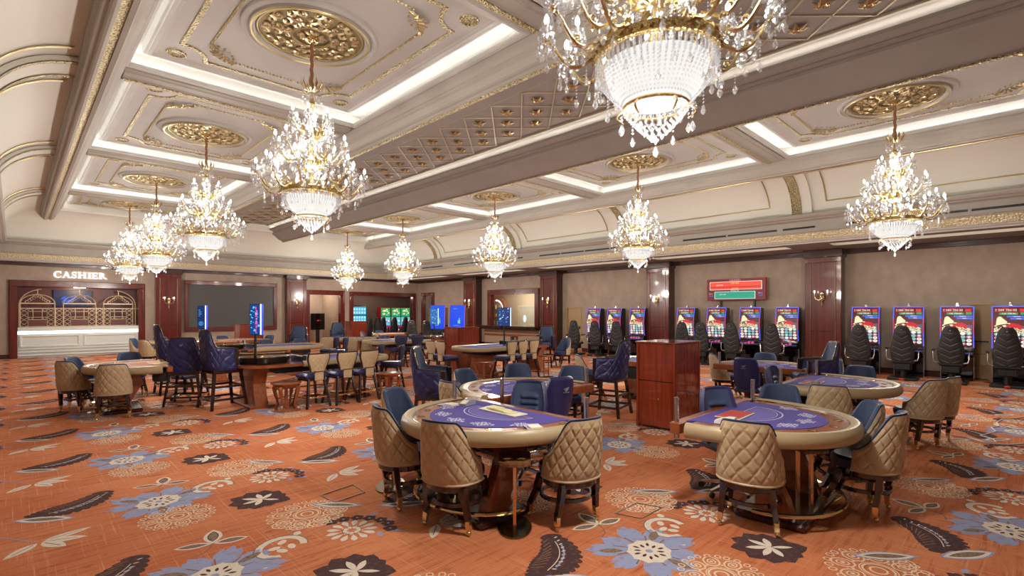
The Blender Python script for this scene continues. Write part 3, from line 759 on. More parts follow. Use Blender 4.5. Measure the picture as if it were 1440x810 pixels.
def arm_mesh(r0, r1, drop, rise, thick):
    """S-scrolled gilt arm from radius r0 to r1, from z=0; ends under the candle cup at z=rise"""
    mb = MB(); P = []; n = 12
    for i in range(n+1):
        u = i/n; x = r0+(r1-r0)*(u**.9); z = -drop*math.sin(math.pi*min(1, u*1.18)) + rise*max(0, (u-.35)/.65)**2.2
        P.append((x, 0, z))
    mb.tube(P, [thick*(1-.35*i/n) for i in range(n+1)], 6)
    for t0, cx, cz, q in ((0, r0+.07, .02, .035), (1, r0+(r1-r0)*.55, -drop+.045, .03)):
        mb.tube([(cx+q*(1-.12*k)*math.cos(.8*k), 0, cz+q*(1-.12*k)*math.sin(.8*k)) for k in range(7)], [thick*.6*(1-.1*k) for k in range(7)], 5)
    mb.lathe([(.004,-.03),(.018,-.02),(.012,-.008),(.028,.004),(.006,.008)], 8, (r1, 0, rise))
    return mb
TIERS = [ # z of arm root, r0, r1, drop, rise, count, thick
    (3.49, .36, .72, .09, .12, 12, .016), (3.60, .30, .60, .07, .13, 6, .014),
    (3.93, .12, .47, .09, .12, 10, .014), (4.32, .06, .26, .06, .10, 6, .011)]
PG = mat('chandelier_gold', (.84,.70,.38), .20, 1)
ARMS = []
for (z, r0, r1, dr, ri, n, th) in TIERS:
    a = arm_mesh(r0, r1, dr, ri, th); ARMS.append(a.mesh('arm', PG))
    e = MB()
    for u in (.45, .75): strand(e, r0+(r1-r0)*u, 0, -dr*.8, .07 if u < .6 else .10)
    strand(e, r1, 0, ri-.03, .13)
    ARMS[-1] = (ARMS[-1], e.mesh('arm_pendants', CRYSTAL, 20))
# body parts (z measured from the lower gilt band, at 0)
b = MB(); b.lathe([(.385,-.035),(.40,-.03),(.40,.03),(.385,.035),(.36,.03),(.36,-.03),(.385,-.035)], 40)
for i in range(40):
    a = 2*math.pi*i/40; b.ball((.402*math.cos(a), .402*math.sin(a), 0), .014, 5, 4)
for i in range(20):
    a = 2*math.pi*i/20; b.tube([(.385*math.cos(a), .385*math.sin(a), .03), (.36*math.cos(a+.08), .36*math.sin(a+.08), .085), (.33*math.cos(a), .33*math.sin(a), .10)], [.014,.018,.005], 5)
M_BAND = b.mesh('gilt_band', mat('band_gilding', (.50,.36,.15), .3, .9, bump=('voronoi', 50, .8, .01)))
b = MB(); nst = 64
def bowl_r(u): return .385*(1-.50*u**1.9)
for i in range(nst):
    a = 2*math.pi*i/nst
    for k in range(15):
        u = k/14; r = bowl_r(u); z = -.05-.27*u
        if k < 4:
            b.lathe([(.001,.012),(.012,0),(.010,-.03),(.001,-.045)], 4, (r*math.cos(a), r*math.sin(a), z))
        else:
            b.lathe([(.001,-.011),(.0125*(1-.3*u),0),(.001,.011)], 4, (r*math.cos(a), r*math.sin(a), z))
for i in range(26):
    a = 2*math.pi*(i+.3)/26; strand(b, .39*math.cos(a), .39*math.sin(a), -.04, .12 if i % 3 else .22, True, .008)
M_BOWL = b.mesh('crystal_bowl', CRYSTAL, 20)
b = MB(); b.lathe([(.335,-.07),(.32,-.13),(.285,-.22),(.21,-.30),(.001,-.31)], 24)
M_GLOW = b.mesh('lamp_bowl', emis('bowl_glow', (1,.96,.90), .5))
b = MB(); b.tube([(.205*math.cos(2*math.pi*i/24), .205*math.sin(2*math.pi*i/24), -.335) for i in range(24)], .012, 5, True)
for i in range(6):
    a = 2*math.pi*i/6
    b.tube([(math.cos(a)*(.20+.05*math.sin(.6*k)), math.sin(a)*(.20+.05*math.sin(.6*k)), -.335-.018*k) for k in range(6)], .007, 4)
M_RING2 = b.mesh('lower_ring', PG)
b = MB()
for k in range(9):
    u = k/8; r = .19*(1-u)**.8+.012; n = max(5, int(r*150))
    for i in range(n): a = 2*math.pi*(i+.5*k)/n; b.lathe([(.001,-.013),(.013,0),(.001,.013)], 4, (r*math.cos(a), r*math.sin(a), -.36-.024*k))
strand(b, 0, 0, -.56, .03)
for i in range(10): a = 2*math.pi*i/10; strand(b, .23*math.cos(a), .23*math.sin(a), -.35, .07 if i % 2 else .11)
M_CUPB = b.mesh('crystal_finial', CRYSTAL, 20)
b = MB(); b.lathe([(.012,.0),(.05,.02),(.06,.10),(.03,.16),(.022,.30),(.05,.36),(.10,.40),(.12,.44),(.06,.47),(.03,.52),(.022,.72),(.055,.78),(.09,.83),(.04,.87),(.018,.93),(.018,1.2),(.05,1.25),(.03,1.3),(.012,1.42),(.012,1.5)], 14)
for i in range(12):
    a = 2*math.pi*i/12
    for z0, r in ((.40,.17),(.80,.12)):
        b.tube([(.06*math.cos(a), .06*math.sin(a), z0-.06), (r*math.cos(a), r*math.sin(a), z0-.02), (r*1.25*math.cos(a), r*1.25*math.sin(a), z0+.09), (r*1.05*math.cos(a), r*1.05*math.sin(a), z0+.12)], [.010,.020,.014,.005], 5, flat=.7)
M_STEM = b.mesh('central_stem', PG)
b = MB()
for i in range(18):
    a = 2*math.pi*i/18
    for z0, r in ((.38,.20),(.79,.13)): strand(b, r*math.cos(a), r*math.sin(a), z0, .08 if i % 2 else .13)
for i in range(16):
    a = 2*math.pi*i/16; strand(b, .07*math.cos(a), .07*math.sin(a), 1.23, .09)
    strand(b, .13*math.cos(a), .13*math.sin(a), 1.44, .06 if i % 2 else .10)
    strand(b, .05*math.cos(a), .05*math.sin(a), 1.08, .10)
M_BEADS = b.mesh('crystal_beads', CRYSTAL, 20)
b = MB()
for i in range(10):
    a = 2*math.pi*i/10
    b.tube([(.03*math.cos(a), .03*math.sin(a), 1.42), (.10*math.cos(a), .10*math.sin(a), 1.45), (.15*math.cos(a), .15*math.sin(a), 1.53), (.13*math.cos(a), .13*math.sin(a), 1.60)], [.008,.014,.016,.003], 5, flat=.4)
M_CROWN = b.mesh('crown_leaves', PG)
b = MB(); b.tube([(.006*math.sin(i*1.3), .006*math.cos(i*1.3), 1.46+i*(2.2-1.46)/24) for i in range(25)], [.021+.005*(i % 2) for i in range(25)], 7)
M_CHAIN = b.mesh('chain_sleeve', mat('copper_sleeve', (.36,.17,.08), .45, .3))
b = MB(); b.lathe([(.012,2.10),(.05,2.12),(.06,2.14),(.085,2.15),(.085,2.20),(.001,2.21)], 16); M_CANOPY = b.mesh('canopy', PG)
def chandelier(loc, label, full=True, rot=0):
    x, y = loc; Z0 = 3.42
    t = thing('chandelier', label, 'chandelier', (x, y, Z0), rot, 'ten gilt crystal chandeliers under the ceiling roses')
    for nm, me in (('gilt_band', M_BAND), ('crystal_bowl', M_BOWL), ('lamp_bowl', M_GLOW), ('lower_ring', M_RING2), ('crystal_finial', M_CUPB), ('central_stem', M_STEM),
                   ('crystal_beads', M_BEADS), ('crown_leaves', M_CROWN), ('chain_sleeve', M_CHAIN), ('canopy', M_CANOPY)):
        o = put(nm, me, t)
        if nm in ('crystal_bowl', 'crystal_beads'): o['kind'] = 'stuff'
    for ti, (z, r0, r1, dr, ri, n, th) in enumerate(TIERS):
        am, em = ARMS[ti]
        for i in range(n):
            a = 2*math.pi*(i+.5*(ti % 2)+.1)/n
            if ti == 0: zz = z
            else: zz = z
            arm = put('arm', am, t, (0, 0, zz-Z0)); arm.rotation_euler = (0, 0, a)
            put('arm_pendants', em, arm)['kind'] = 'stuff'
            for nm, me in (('glass_cup', M_CUP), ('candle', M_CANDLE), ('bulb', M_BULB)): put(nm, me, arm, (r1, 0, ri))
    for zz, f in ((3.70, .17), (4.15, .13), (4.50, .06)):
        l = point_light('chandelier_stand_in_light', (0, 0, zz-Z0), CHANDELIER_W*f, r=.14); l.parent = t
    l = point_light('chandelier_stand_in_light', (0, 0, -.80), CHANDELIER_W*.50, r=.14); l.parent = t  # unseen lamp added under the finial to light the floor
    return t
WHERE = [
 ('largest chandelier at the top of the picture, hanging nearest the viewer', 3.0, 1.72),
 ('large chandelier on the left half, second nearest, in front of the lattice soffit', 3.0, 7.1),
 ('third chandelier of the left row, left of and beyond the large one', 3.0, 12.6),
 ('fourth chandelier of the left row, between the third and the one by the cashier sign', 3.0, 18.05),
 ('farthest chandelier of the left row, just right of the cashier sign', 3.0, 22.9),
 ('rightmost chandelier, above the slot machines on the right wall', 11.55, 1.75),
 ('chandelier of the right row, second from the right, left of the red jackpot sign', 11.55, 7.13),
 ('middle chandelier of the right row, above the bar opening', 11.55, 12.62),
 ('fourth chandelier of the right row, in front of the far right room corner', 11.55, 18.28),
 ('smallest and farthest chandelier of the right row, over the slot room opening', 11.55, 23.2)]
for i, (lb, x, y) in enumerate(WHERE): chandelier((x, y), lb, rot=.37*i)
# ---------------------------------------------------------------- wall sconces
def sconce_proto():
    t = thing('wall_sconce', 'x', 'wall lamp')
    b = MB(); b.lathe([(.001,-.32),(.012,-.30),(.022,-.25),(.010,-.2),(.03,-.12),(.045,-.06),(.03,0),(.05,.05),(.02,.10),(.03,.13),(.001,.17)], 12, (0,-.05,0)); b.cyl((0,0,-.1), .07, .2, 12, T=Matrix.Translation((0,-.01,0)))
    b.build('wall_plate', BRASS, t)
    for s in (-1, 1):
        b = MB(); ex = s*.17; ey = -.16
        b.tube([(0,-.05,-.05), (ex*.4,ey*.7,-.12), (ex*.85,ey,-.08), (ex,ey,.0)], [.012,.012,.010,.008], 6); b.lathe([(.008,0),(.04,.01),(.045,.025),(.012,.02)], 10, (ex,ey,0))
        a = b.build('arm', BRASS, t)
        put('candle', M_CANDLE, a, (ex, ey, 0)); put('bulb', M_BULB, a, (ex, ey, 0))
    return t
SP = sconce_proto()
for i, (x, y, rz, lb) in enumerate([
    (17.24, 4.36, -90, 'brass candle sconce on the nearest mahogany pilaster, right of the jackpot sign'),
    (17.24, 9.83, -90, 'brass candle sconce on the second mahogany pilaster, right of three slot machines'),
    (17.24, 15.3, -90, 'brass candle sconce on the mahogany pilaster between bar opening and ochre door'),
    (17.24, 20.85, -90, 'brass candle sconce on the mahogany pilaster left of the bar opening'),
    (4.78, 26.13, 0, 'brass candle sconce on the pilaster between cashier and big grey screen'),
    (10.28, 26.13, 0, 'brass candle sconce on the pilaster right of the big grey screen')]):
    s = place(SP, (x, y, 2.2), R(rz), lb, 'brass candle sconces on the pilasters')
# ================================================================ chairs.  Every chair faces its local +Y.
def sm(a, b, x):
    t = min(1, max(0, (x-a)/(b-a))); return t*t*(3-2*t)
def shell(a_, b_, zb, zt, top_fn, th, p=.85, lean=.05, taper=.90, span=104, nu=72, nv=26, quilt=.0, qs=.105, inset=0, z_off=0, amp=.013):
    """curved chair back: outline theta (0 = rear middle) with a top edge of its own"""
    def fn(u, v):
        t = R(-span+2*span*u); top = top_fn(abs(math.degrees(t)))
        z = zb+(top-zb)*v; h = (z-zb)/(zt-zb)
        k = 1-(1-taper)*h
        sx = math.copysign(abs(math.sin(t))**p, math.sin(t)); cy = math.copysign(abs(math.cos(t))**p, math.cos(t))
        x = (a_-inset)*k*sx; y = -(b_-inset)*cy - lean*h
        if quilt:
            q = a_*t*1.05/qs; w_ = z/qs*.72
            e1 = abs(((q+w_) % 1)-.5)*2; e2 = abs(((q-w_) % 1)-.5)*2
            d = quilt*(1-max(e1, e2)**6)*amp/.013
            fade = min(1, min(v, 1-v)*9, min(u, 1-u)*16)
            d = d*fade
            l = math.hypot(x, y) or 1; x += x/l*d; y += y/l*d
        return (x, y, z+z_off)
    return fn, nu, nv
def rim_path(fn, v=1.0, n=40): return [fn(i/n, v) for i in range(n+1)]
def leg_t(mb, x0, y0, z0, x1, y1, z1, w0, w1):
    mb.bar((x0,y0,z0), ((x0+x1)/2+(x1-x0)*-.12, (y0+y1)/2+(y1-y0)*-.12, (z0+z1)/2), w0, None, (w0+w1)/2); mb.bar(((x0+x1)/2-(x1-x0)*.12, (y0+y1)/2-(y1-y0)*.12, (z0+z1)/2), (x1,y1,z1), (w0+w1)/2, None, w1)
def barrel_chair():
    t = thing('barrel_chair', 'x', 'chair')
    zb, zt = .405, .88
    top = lambda d: zt - (.30)*sm(44, 100, d) + .012*math.cos(R(min(d,60)*1.5))
    fn, nu, nv = shell(.245, .235, zb, zt, top, 0, quilt=.014, qs=.10, lean=.045, taper=.88, nu=120, nv=54)
    mb = MB(); mb.grid(fn, nu, nv); mb.build('quilted_back', TAN, t, 60)
    fi, _, _ = shell(.245, .235, zb+.02, zt, top, 0, lean=.045, taper=.88, inset=.048)
    mb = MB(); mb.grid(fi, 36, 8); mb.build('inner_back', NAVY_L, t, 60)
    mb = MB(); pi_ = rim_path(fi); po = rim_path(fn)
    mb.add(pi_+po, [(i, i+1, 42+i, 41+i) for i in range(40)])
    for e in (0, 1):
        a = [fn(e, k/8) for k in range(9)]; c = [fi(e, k/8) for k in range(9)]
        mb.add(a+c, [(i, i+1, 10+i, 9+i) for i in range(8)])
    mid = [((a[0]+c[0])/2, (a[1]+c[1])/2, (a[2]+c[2])/2+.0) for a, c in zip(pi_, po)]
    mb.tube(mid, .026, 6, flat=.5); mb.build('top_roll', NAVY_L, t, 60)
    mb = MB(); mb.tube(rim_path(fn, 0), .011, 5); mb.build('piping', TAN, t)
    mb = MB(); mb.grid(lambda u, v: (lambda a, r, z: (.215*r*math.cos(a), .22*r*math.sin(a)+.05, z))(2*math.pi*u, (1, 1.04, 1.02, .9, .0)[round(v*4)], (.40, .44, .475, .495, .50)[round(v*4)]), 28, 4, True)
    mb.build('seat', NAVY_P, t)
    mb = MB(); mb.lathe([(.15,.34),(.222,.34),(.230,.35),(.230,.40),(.222,.41),(.0,.41)], 28); mb.build('apron', ESPRESSO, t)
    for sx in (-1, 1):
        for sy in (-1, 1):
            x0, y0 = sx*.175, (-.13 if sy < 0 else .16); x1, y1 = sx*.205, (-.10 if sy < 0 else .27)
            mb = MB(); leg_t(mb, x0, y0, .38, x1, y1, .115, .052, .036); l = mb.build('leg', ESPRESSO, t, 0)
            mb = MB(); mb.bar((x1, y1, .125), (x1+sx*.006, y1+sy*.006, .045), .040, None, .034); mb.build('ferrule', BRASS, l, 0)
            mb = MB(); mb.ball((x1+sx*.008, y1+sy*.008, .021), .021, 8, 6); mb.build('caster', BRASS, l)
    mb = MB(); rr = [(.215*math.cos(2*math.pi*i/28), .205*math.sin(2*math.pi*i/28)+.04) for i in range(28)]
    mb.sweep(rr, [(-.012,.215),(.012,.215),(.012,.245),(-.012,.245),(-.012,.215)]); mb.build('stretcher', ESPRESSO, t, 20)
    return t
def high_stool():
    """tall navy wing stool; local z=0 is the floor when legs are .62 high"""
    t = thing('high_stool', 'x', 'stool')
    zb, zt = .62, 1.25
    top = lambda d: zt - .27*sm(30, 62, d) - .015*sm(62, 112, d)
    P = dict(p=.62, lean=.07, taper=.95, span=112)
    fn, nu, nv = shell(.295, .27, zb, zt, top, 0, quilt=.018, qs=.125, nu=110, nv=50, **P)
    mb = MB(); mb.grid(fn, nu, nv); mb.build('quilted_back', NAVY_P, t, 60)
    fi, _, _ = shell(.295, .27, zb+.02, zt, top, 0, inset=.05, **P)
    mb = MB(); mb.grid(fi, 36, 8); mb.build('inner_back', NAVY_L, t, 60)
    mb = MB(); pi_ = rim_path(fi); po = rim_path(fn)
    mb.add(pi_+po, [(i, i+1, 42+i, 41+i) for i in range(40)])
    mid = [((a[0]+c[0])/2, (a[1]+c[1])/2, (a[2]+c[2])/2) for a, c in zip(pi_, po)]
    mb.tube(mid, .032, 6, flat=.6)
    for e in (0, 1):
        a = fn(e, 0); c = fn(e, 1); b = fi(e, 0); mb.bar(((a[0]+b[0])/2, (a[1]+b[1])/2, zb-.03), ((a[0]+b[0])/2, (a[1]+b[1])/2, c[2]), .06)
    mb.build('show_wood_trim', ESPRESSO, t, 60)
    mb = MB(); mb.box(-.245,-.20,zb+.02,.245,.30,zb+.145,.035); mb.build('seat', NAVY, t)
    mb = MB(); mb.box(-.26,-.25,zb-.05,.26,.26,zb+.03,.01); mb.build('apron', ESPRESSO, t, 0)
    L = {}
    for sx in (-1, 1):
        for sy in (-1, 1):
            a = (sx*.22, sy*.22, zb-.01); c = (sx*.30, sy*.30, 0); L[sx,sy] = (Vector(a), Vector(c))
            mb = MB(); mb.bar(a, c, .048, None, .034); mb.build('leg', ESPRESSO, t, 0)
    for z in (.16, .36):
        u = 1-z/(zb-.01)
        for (p, q) in (((-1,-1),(1,-1)),((1,-1),(1,1)),((1,1),(-1,1)),((-1,1),(-1,-1))):
            A_ = L[p][0].lerp(L[p][1], u); B_ = L[q][0].lerp(L[q][1], u); mb = MB(); mb.bar(A_, B_, .028, .034); mb.build('footrest', ESPRESSO, t, 0)
    mb = MB()                                       # small embroidered mark on the back
    for k in range(3): mb.bar((-.03+.01*k, -.372-.001*k, zt-.115-.012*k), (.035-.008*k, -.372-.001*k, zt-.10-.012*k), .006, .004)
    mb.build('embroidered_mark', mat('grey_thread', (.45,.45,.5), .6), t, 0)
    return t
def bar_stool(TAN=TAN):
    t = thing('bar_stool', 'x', 'stool')
    mb = MB(); mb.box(-.215,-.20,.52,.215,.22,.625,.04); mb.build('seat', NAVY_P, t)
    def bk(off, q=0):
        def fn(u, v):
            z = .66+.315*v; hw = .135+.075*sm(0, .8, v)-.012*v*v; x = (2*u-1)*hw
            y = -.235-.035*v+.03*(2*u-1)**2+off
            if q:
                a = x/.085; b_ = z/.085*.8; e = max(abs(((a+b_) % 1)-.5)*2, abs(((a-b_) % 1)-.5)*2); y -= q*(1-e**4)*min(1, min(u,1-u)*9, min(v,1-v)*9)
            return (x, y, z)
        return fn
    mb = MB(); mb.grid(bk(-.012, .012), 28, 22); mb.build('quilted_back', TAN, t, 60)
    mb = MB(); mb.grid(bk(.03), 8, 6); mb.build('inner_back', NAVY, t, 60)
    f = bk(.008); per = [f(0, k/8) for k in range(9)] + [f(k/8, 1) for k in range(1, 9)] + [f(1, 1-k/8) for k in range(1, 9)]
    mb = MB(); mb.tube(per, .016, 6, flat=1.6); mb.build('back_frame', ESPRESSO, t)
    mb = MB(); mb.box(-.085,-.262,.50,.085,-.225,.69,.01); mb.build('back_strap', TAN, t)
    mb = MB(); mb.box(-.10,-.27,.655,.10,-.22,.672); mb.build('strap_buckle', BRASS, t, 0)
    L = {}
    for sx in (-1, 1):
        for sy in (-1, 1):
            a = (sx*.15, sy*.15, .53); c = (sx*.235, sy*.235, 0); L[sx,sy] = (Vector(a), Vector(c))
            mb = MB(); mb.bar(a, c, .042, None, .028); mb.build('leg', ESPRESSO, t, 0)
    u = 1-.19/.53; mb = MB()
    for (p, q) in (((-1,-1),(1,-1)),((1,-1),(1,1)),((1,1),(-1,1)),((-1,1),(-1,-1))): mb.bar(L[p][0].lerp(L[p][1], u), L[q][0].lerp(L[q][1], u), .02, .02)
    mb.build('brass_footrest', BRASS, t, 0)
    mb = MB(); mb.box(-.17,-.17,.49,.17,.17,.53); mb.build('seat_frame', ESPRESSO, t, 0)
    return t
def dealer_chair():
    t = thing('dealer_chair', 'x', 'chair')
    def bk(off, rib=0):
        def fn(u, v):
            z = .50+.47*v; hw = .125+.055*math.sin(math.pi*min(1, .15+v*.75)); x = (2*u-1)*hw
            y = -.20-.07*v+.10*(2*u-1)**2*(1-.5*v)+off
            if rib and .2 < u < .8 and .36 < v < .78: y += rib*abs(math.sin((v-.36)/.42*3*math.pi))*min(1, min(u-.2, .8-u)*12)
            return (x, y, z)
        return fn
    mb = MB(); mb.grid(bk(-.045), 20, 16); fo = bk(-.045)
    mb.build('back_shell', NAVY_P, t, 60)
    mb = MB(); mb.grid(bk(.035, .036), 24, 36); mb.build('ribbed_pad', NAVY_L, t, 60)
    f = bk(-.005); per = [f(0, k/8) for k in range(9)] + [f(k/10, 1) for k in range(1, 11)] + [f(1, 1-k/8) for k in range(1, 9)] + [f(1-k/10, 0) for k in range(1, 10)]
    mb = MB(); mb.tube(per, .041, 8, True, flat=.62); mb.build('back_edge', NAVY_P, t)
    mb = MB(); mb.box(-.205,-.20,.42,.205,.20,.51,.04); mb.build('seat', NAVY, t)
    mb = MB()
    for k in range(3): mb.bar((-.035+.012*k, -.325-.001*k, .865-.012*k), (.04-.008*k, -.325-.001*k, .885-.012*k), .006, .004)
    mb.bar((-.04,-.322,.828), (.04,-.322,.828), .01, .003); mb.build('embroidered_mark', mat('grey_thread', (.45,.45,.5), .6), t, 0)
    mb = MB(); mb.cyl((0,0,.10), .028, .33, 10); mb.build('gas_column', BLACK, t)
    for k in range(5):
        a = 2*math.pi*k/5+.3; x, y = .27*math.cos(a), .27*math.sin(a)
        mb = MB(); mb.bar((0,0,.115), (x, y, .075), .04, .03, .026, .022); f_ = mb.build('foot', CHROME, t, 0)
        mb = MB(); mb.cyl((-.012,0,0), .028, .024, 10, T=Matrix.Translation((x,y,.028)) @ Matrix.Rotation(a+1.57, 4, 'Z') @ Matrix.Rotation(R(90), 4, 'Y')); mb.build('caster', BLACK, f_)
    return t
def slot_chair():
    t = thing('slot_chair', 'x', 'chair')
    def bk(off, rib=0):
        def fn(u, v):
            z = .50+.86*v; hw = .235*(np.interp(v, (0,.12,.35,.9,.97,1), (.80,.95,1,.56,.48,.36))); x = (2*u-1)*hw
            y = -.20-.10*v+.05*(2*u-1)**2+off
            if rib:
                s = (v*6.0 - abs(2*u-1)*.8) % 1; y -= rib*min(1, min(s, 1-s)*7)*(1 if v < .85 else 0)*min(1, min(u,1-u)*8)
            return (x, y, z)
        return fn
    mb = MB(); mb.grid(bk(-.03, .014), 26, 72); mb.build('quilted_back', BLACK_L, t, 60)
    mb = MB(); mb.grid(bk(.05), 10, 12); mb.build('front_pad', BLACK_L, t, 60)
    f = bk(.01); per = [f(0, k/12) for k in range(13)] + [f(k/6, 1) for k in range(1, 7)] + [f(1, 1-k/12) for k in range(1, 13)] + [f(1-k/8, 0) for k in range(1, 8)]
    mb = MB(); mb.tube(per, .038, 8, True, flat=.7); mb.build('back_edge', BLACK_L, t)
    mb = MB(); mb.ball((0,-.335,1.285), .022, 10, 6, .7); mb.build('silver_badge', CHROME, t)
    mb = MB(); mb.box(-.24,-.2,.42,.24,.28,.52,.04); mb.build('seat', BLACK_L, t)
    for s in (-1, 1):
        mb = MB(); mb.tube([(s*.23,-.16,.50), (s*.31,-.18,.52), (s*.33,-.18,.60), (s*.33,-.16,.76), (s*.31,-.12,.80)], .013, 8)
        a = mb.build('armrest_tube', CHROME, t)
        mb = MB(); mb.box(s*.33-.035,-.19,.79,s*.33+.035,.12,.83,.012); mb.build('arm_pad', BLACK_L, a)
    mb = MB(); mb.box(-.17,-.20,.26,.17,.16,.43,.02); mb.cyl((0,0,.06), .07, .25, 14); mb.build('pedestal', BLACK, t)
    mb = MB(); mb.box(-.30,-.30,.0,.30,.30,.07,.02); mb.build('base_plate', BLACK, t)
    mb = MB(); mb.lathe([(.001,.03),(.05,.02),(.06,0)], 14, T=Matrix.Translation((0,-.298,.038)) @ Matrix.Rotation(R(90), 4, 'X') @ Matrix.Diagonal((1,.5,1,1))); mb.build('red_button', RED, t)
    return t
BC, HS, BS, DC, SCH = barrel_chair(), high_stool(), bar_stool(), dealer_chair(), slot_chair()
BSN = bar_stool(NAVY)
for p in (BC, HS, BS, DC, SCH): pass
def face(x, y, tx, ty): return math.atan2(ty-y, tx-x)-math.pi/2
# ================================================================ card tables
def dcurve(a, b, p=2.15, n=40, r=.10):
    """D outline, bulging to -Y; straight dealer side at y=0 from x=-a to x=a"""
    P = []
    for i in range(n+1):
        t = math.pi*(1+i/n); c, s = math.cos(t), math.sin(t)
        P.append((a*math.copysign(abs(c)**(2/p), c), -b*abs(s)**(2/p)))
    return P
def offs(P, d):
    return [(x*(1-d/abs(A_)) if False else x, y) for x, y in P]
def card_table(felt=FELT, name='card_table', a=.88, b=1.07, tray=0):
    t = thing(name, 'x', 'table')
    P = dcurve(a, b)
    k = .075                                        # padded armrest
    Pi = [(x*(1-k/a), y*(1-k/b)) for x, y in P]
    mb = MB(); rad = .078
    mb.sweep(Pi, [(.0,.80),(.035,.815),(.065,.812),(.088,.79),(.098,.755),(.092,.715),(.07,.69),(.03,.68),(0,.685)], False)
    for e in (0, -1):
        x, y = Pi[e]; s = 1 if e else -1
        pr = [(.0,.80),(.035,.815),(.065,.812),(.088,.79),(.098,.755),(.092,.715),(.07,.69),(.03,.68),(0,.685)]
        vs = [(x+s*o, y, z) for o, z in pr]; mb.add(vs, [tuple(range(9)) if s > 0 else tuple(range(9))[::-1]])
    mb.build('padded_rim', TAN_L, t)
    Pr = [(x*(1-.085/a), y*(1-.085/b)) for x, y in P]
    Pf = [(x*(1-.235/a), y*(1-.235/b)) for x, y in P]
    mb = MB(); mb.add([(x, y, .792) for x, y in Pr] + [(x, y, .792) for x, y in Pf], [(i, i+1, 42+i, 41+i) for i in range(40)]); 
    mb.build('wood_racetrack', WOOD_T, t, 0)
    mb = MB()
    for i in range(4, 40, 5):
        x = (Pr[i][0]+Pf[i][0])/2; y = (Pr[i][1]+Pf[i][1])/2
        mb.lathe([(.034,.793),(.036,.797),(.030,.797),(.029,.792),(.001,.7925)], 12, (x, y, 0))
    mb.build('cup_recess', BRASS, t)
    mb = MB(); mb.tube([(x*1.004, y*1.004, .796) for x, y in Pr][2:-2], .006, 5); mb.build('rim_inlay', CHROME, t)
    mb = MB(); q = [(x, y) for x, y in Pf] + [(a-.06, .0), (a-.06, .16), (-a+.06, .16), (-a+.06, 0)]
    mb.prism(Pf + [(a-.235,.0),(a-.1,.13),(-a+.1,.13),(-a+.235,0)], .770, .796); mb.build('felt', felt, t, 0)
    mb = MB(); z = .7975                              # printed layout
    for i in range(9):
        pass
    def arcs(r1, r2, w_, c0, t0, t1):
        mb.add([((r1+q)*math.cos(R(t0+(t1-t0)*i/20)), c0-(r2+q)*math.sin(R(t0+(t1-t0)*i/20)), z) for i in range(21) for q in (0, w_)], [(2*i, 2*i+2, 2*i+3, 2*i+1) for i in range(20)])
    arcs(.40, .34, .012, -.13, 0, 180); arcs(.36, .30, .006, -.13, 0, 180); mb.box(-.41,-.136,z-.001,.41,-.128,z)
    mb.build('printed_layout', PRINT_W, t, 0)
    mb = MB(); mb.add([(.34*math.cos(R(180*i/20)), -.15-.27*math.sin(R(180*i/20)), z-.0006) for i in range(21)], [tuple(range(21))]); mb.build('printed_field', mat('felt_light', (.15,.12,.42), .85) if felt is FELT else mat('felt_salmon_dark', (.52,.22,.15), .85), t, 0)
    mb = MB()
    for ang in (28, 62, 90, 118, 152):
        cx, cy = .60*math.cos(R(ang)), -.13-.60*math.sin(R(ang))*.92
        for rr, n in ((.055, 6), (.025, 4)):
            for k_ in range(n):
                al = 2*math.pi*k_/n; x, y = cx+rr*math.cos(al), cy+rr*math.sin(al)
                mb.add([(x+(.026+.004*(j % 2))*math.cos(2*math.pi*j/9), y+(.022+.004*(j % 2))*math.sin(2*math.pi*j/9), z) for j in range(9)] + [(x+.016*math.cos(2*math.pi*j/9), y+.013*math.sin(2*math.pi*j/9), z) for j in range(9)], [(j, (j+1) % 9, 9+(j+1) % 9, 9+j) for j in range(9)])
        for s in (-1, 1):
            al = R(ang+s*9); mb.box(.62*math.cos(al)-.012, -.13-.56*math.sin(al)-.018, z-.001, .62*math.cos(al)+.012, -.13-.56*math.sin(al)+.018, z)
    mb.build('printed_flowers', PRINT_W, t, 0)
    mb = MB(); mb.box(-a+.02, .06, .70, a-.02, .15, .80, .012); mb.build('dealer_rail', WOOD_T, t, 0)
    mb = MB(); mb.prism([(x*.93, y*.93) for x, y in Pf] + [(a-.3,.10),(-a+.3,.10)], .66, .775); mb.build('table_frame', BLACK, t, 0)
    mb = MB(); mb.box(-.14,-.08,.47,.16,.14,.68,.01); mb.build('drop_box', BLACK, t, 0)
    for s in (-1, 1):
        mb = MB(); prof = [(-.30,.66),(-.24,.50),(-.34,.34),(-.42,.18),(-.40,.10),(-.48,.07),(-.70,.07),(-.66,.2),(-.58,.36),(-.52,.52),(-.56,.66)]
        mb.slab([(y, z) for y, z in prof], 'x', s*.38-.05, s*.38+.05); mb.build('pedestal', WOOD_T, t, 30)
    mb = MB(); mb.box(-.50,-.80,.0,.50,-.25,.07,.02); mb.build('plinth', MAHO_D, t, 0)
    mb = MB(); q = [(.62*math.cos(R(180+180*i/20)), -.45-.52*math.sin(R(180*i/20))*1.0, .13) for i in range(21)]; mb.tube(q, .018, 8)
    for i in (2, 7, 13, 18): mb.bar((q[i][0]*.8, q[i][1]*.8-.09, .05), (q[i][0], q[i][1], .13), .02)
    mb.build('brass_foot_rail', BRASS, t)
    return t
def post(loc, label, z0=.66, h=.35, r=.022):
    mb = MB(); mb.cyl((0,0,0), r, h, 14); mb.cyl((0,0,h*.6), r+.0012, .004, 14); o = mb.build('chip_post', CHROME, None, 30, (loc[0], loc[1], z0)); return tag(o, label, 'tube')
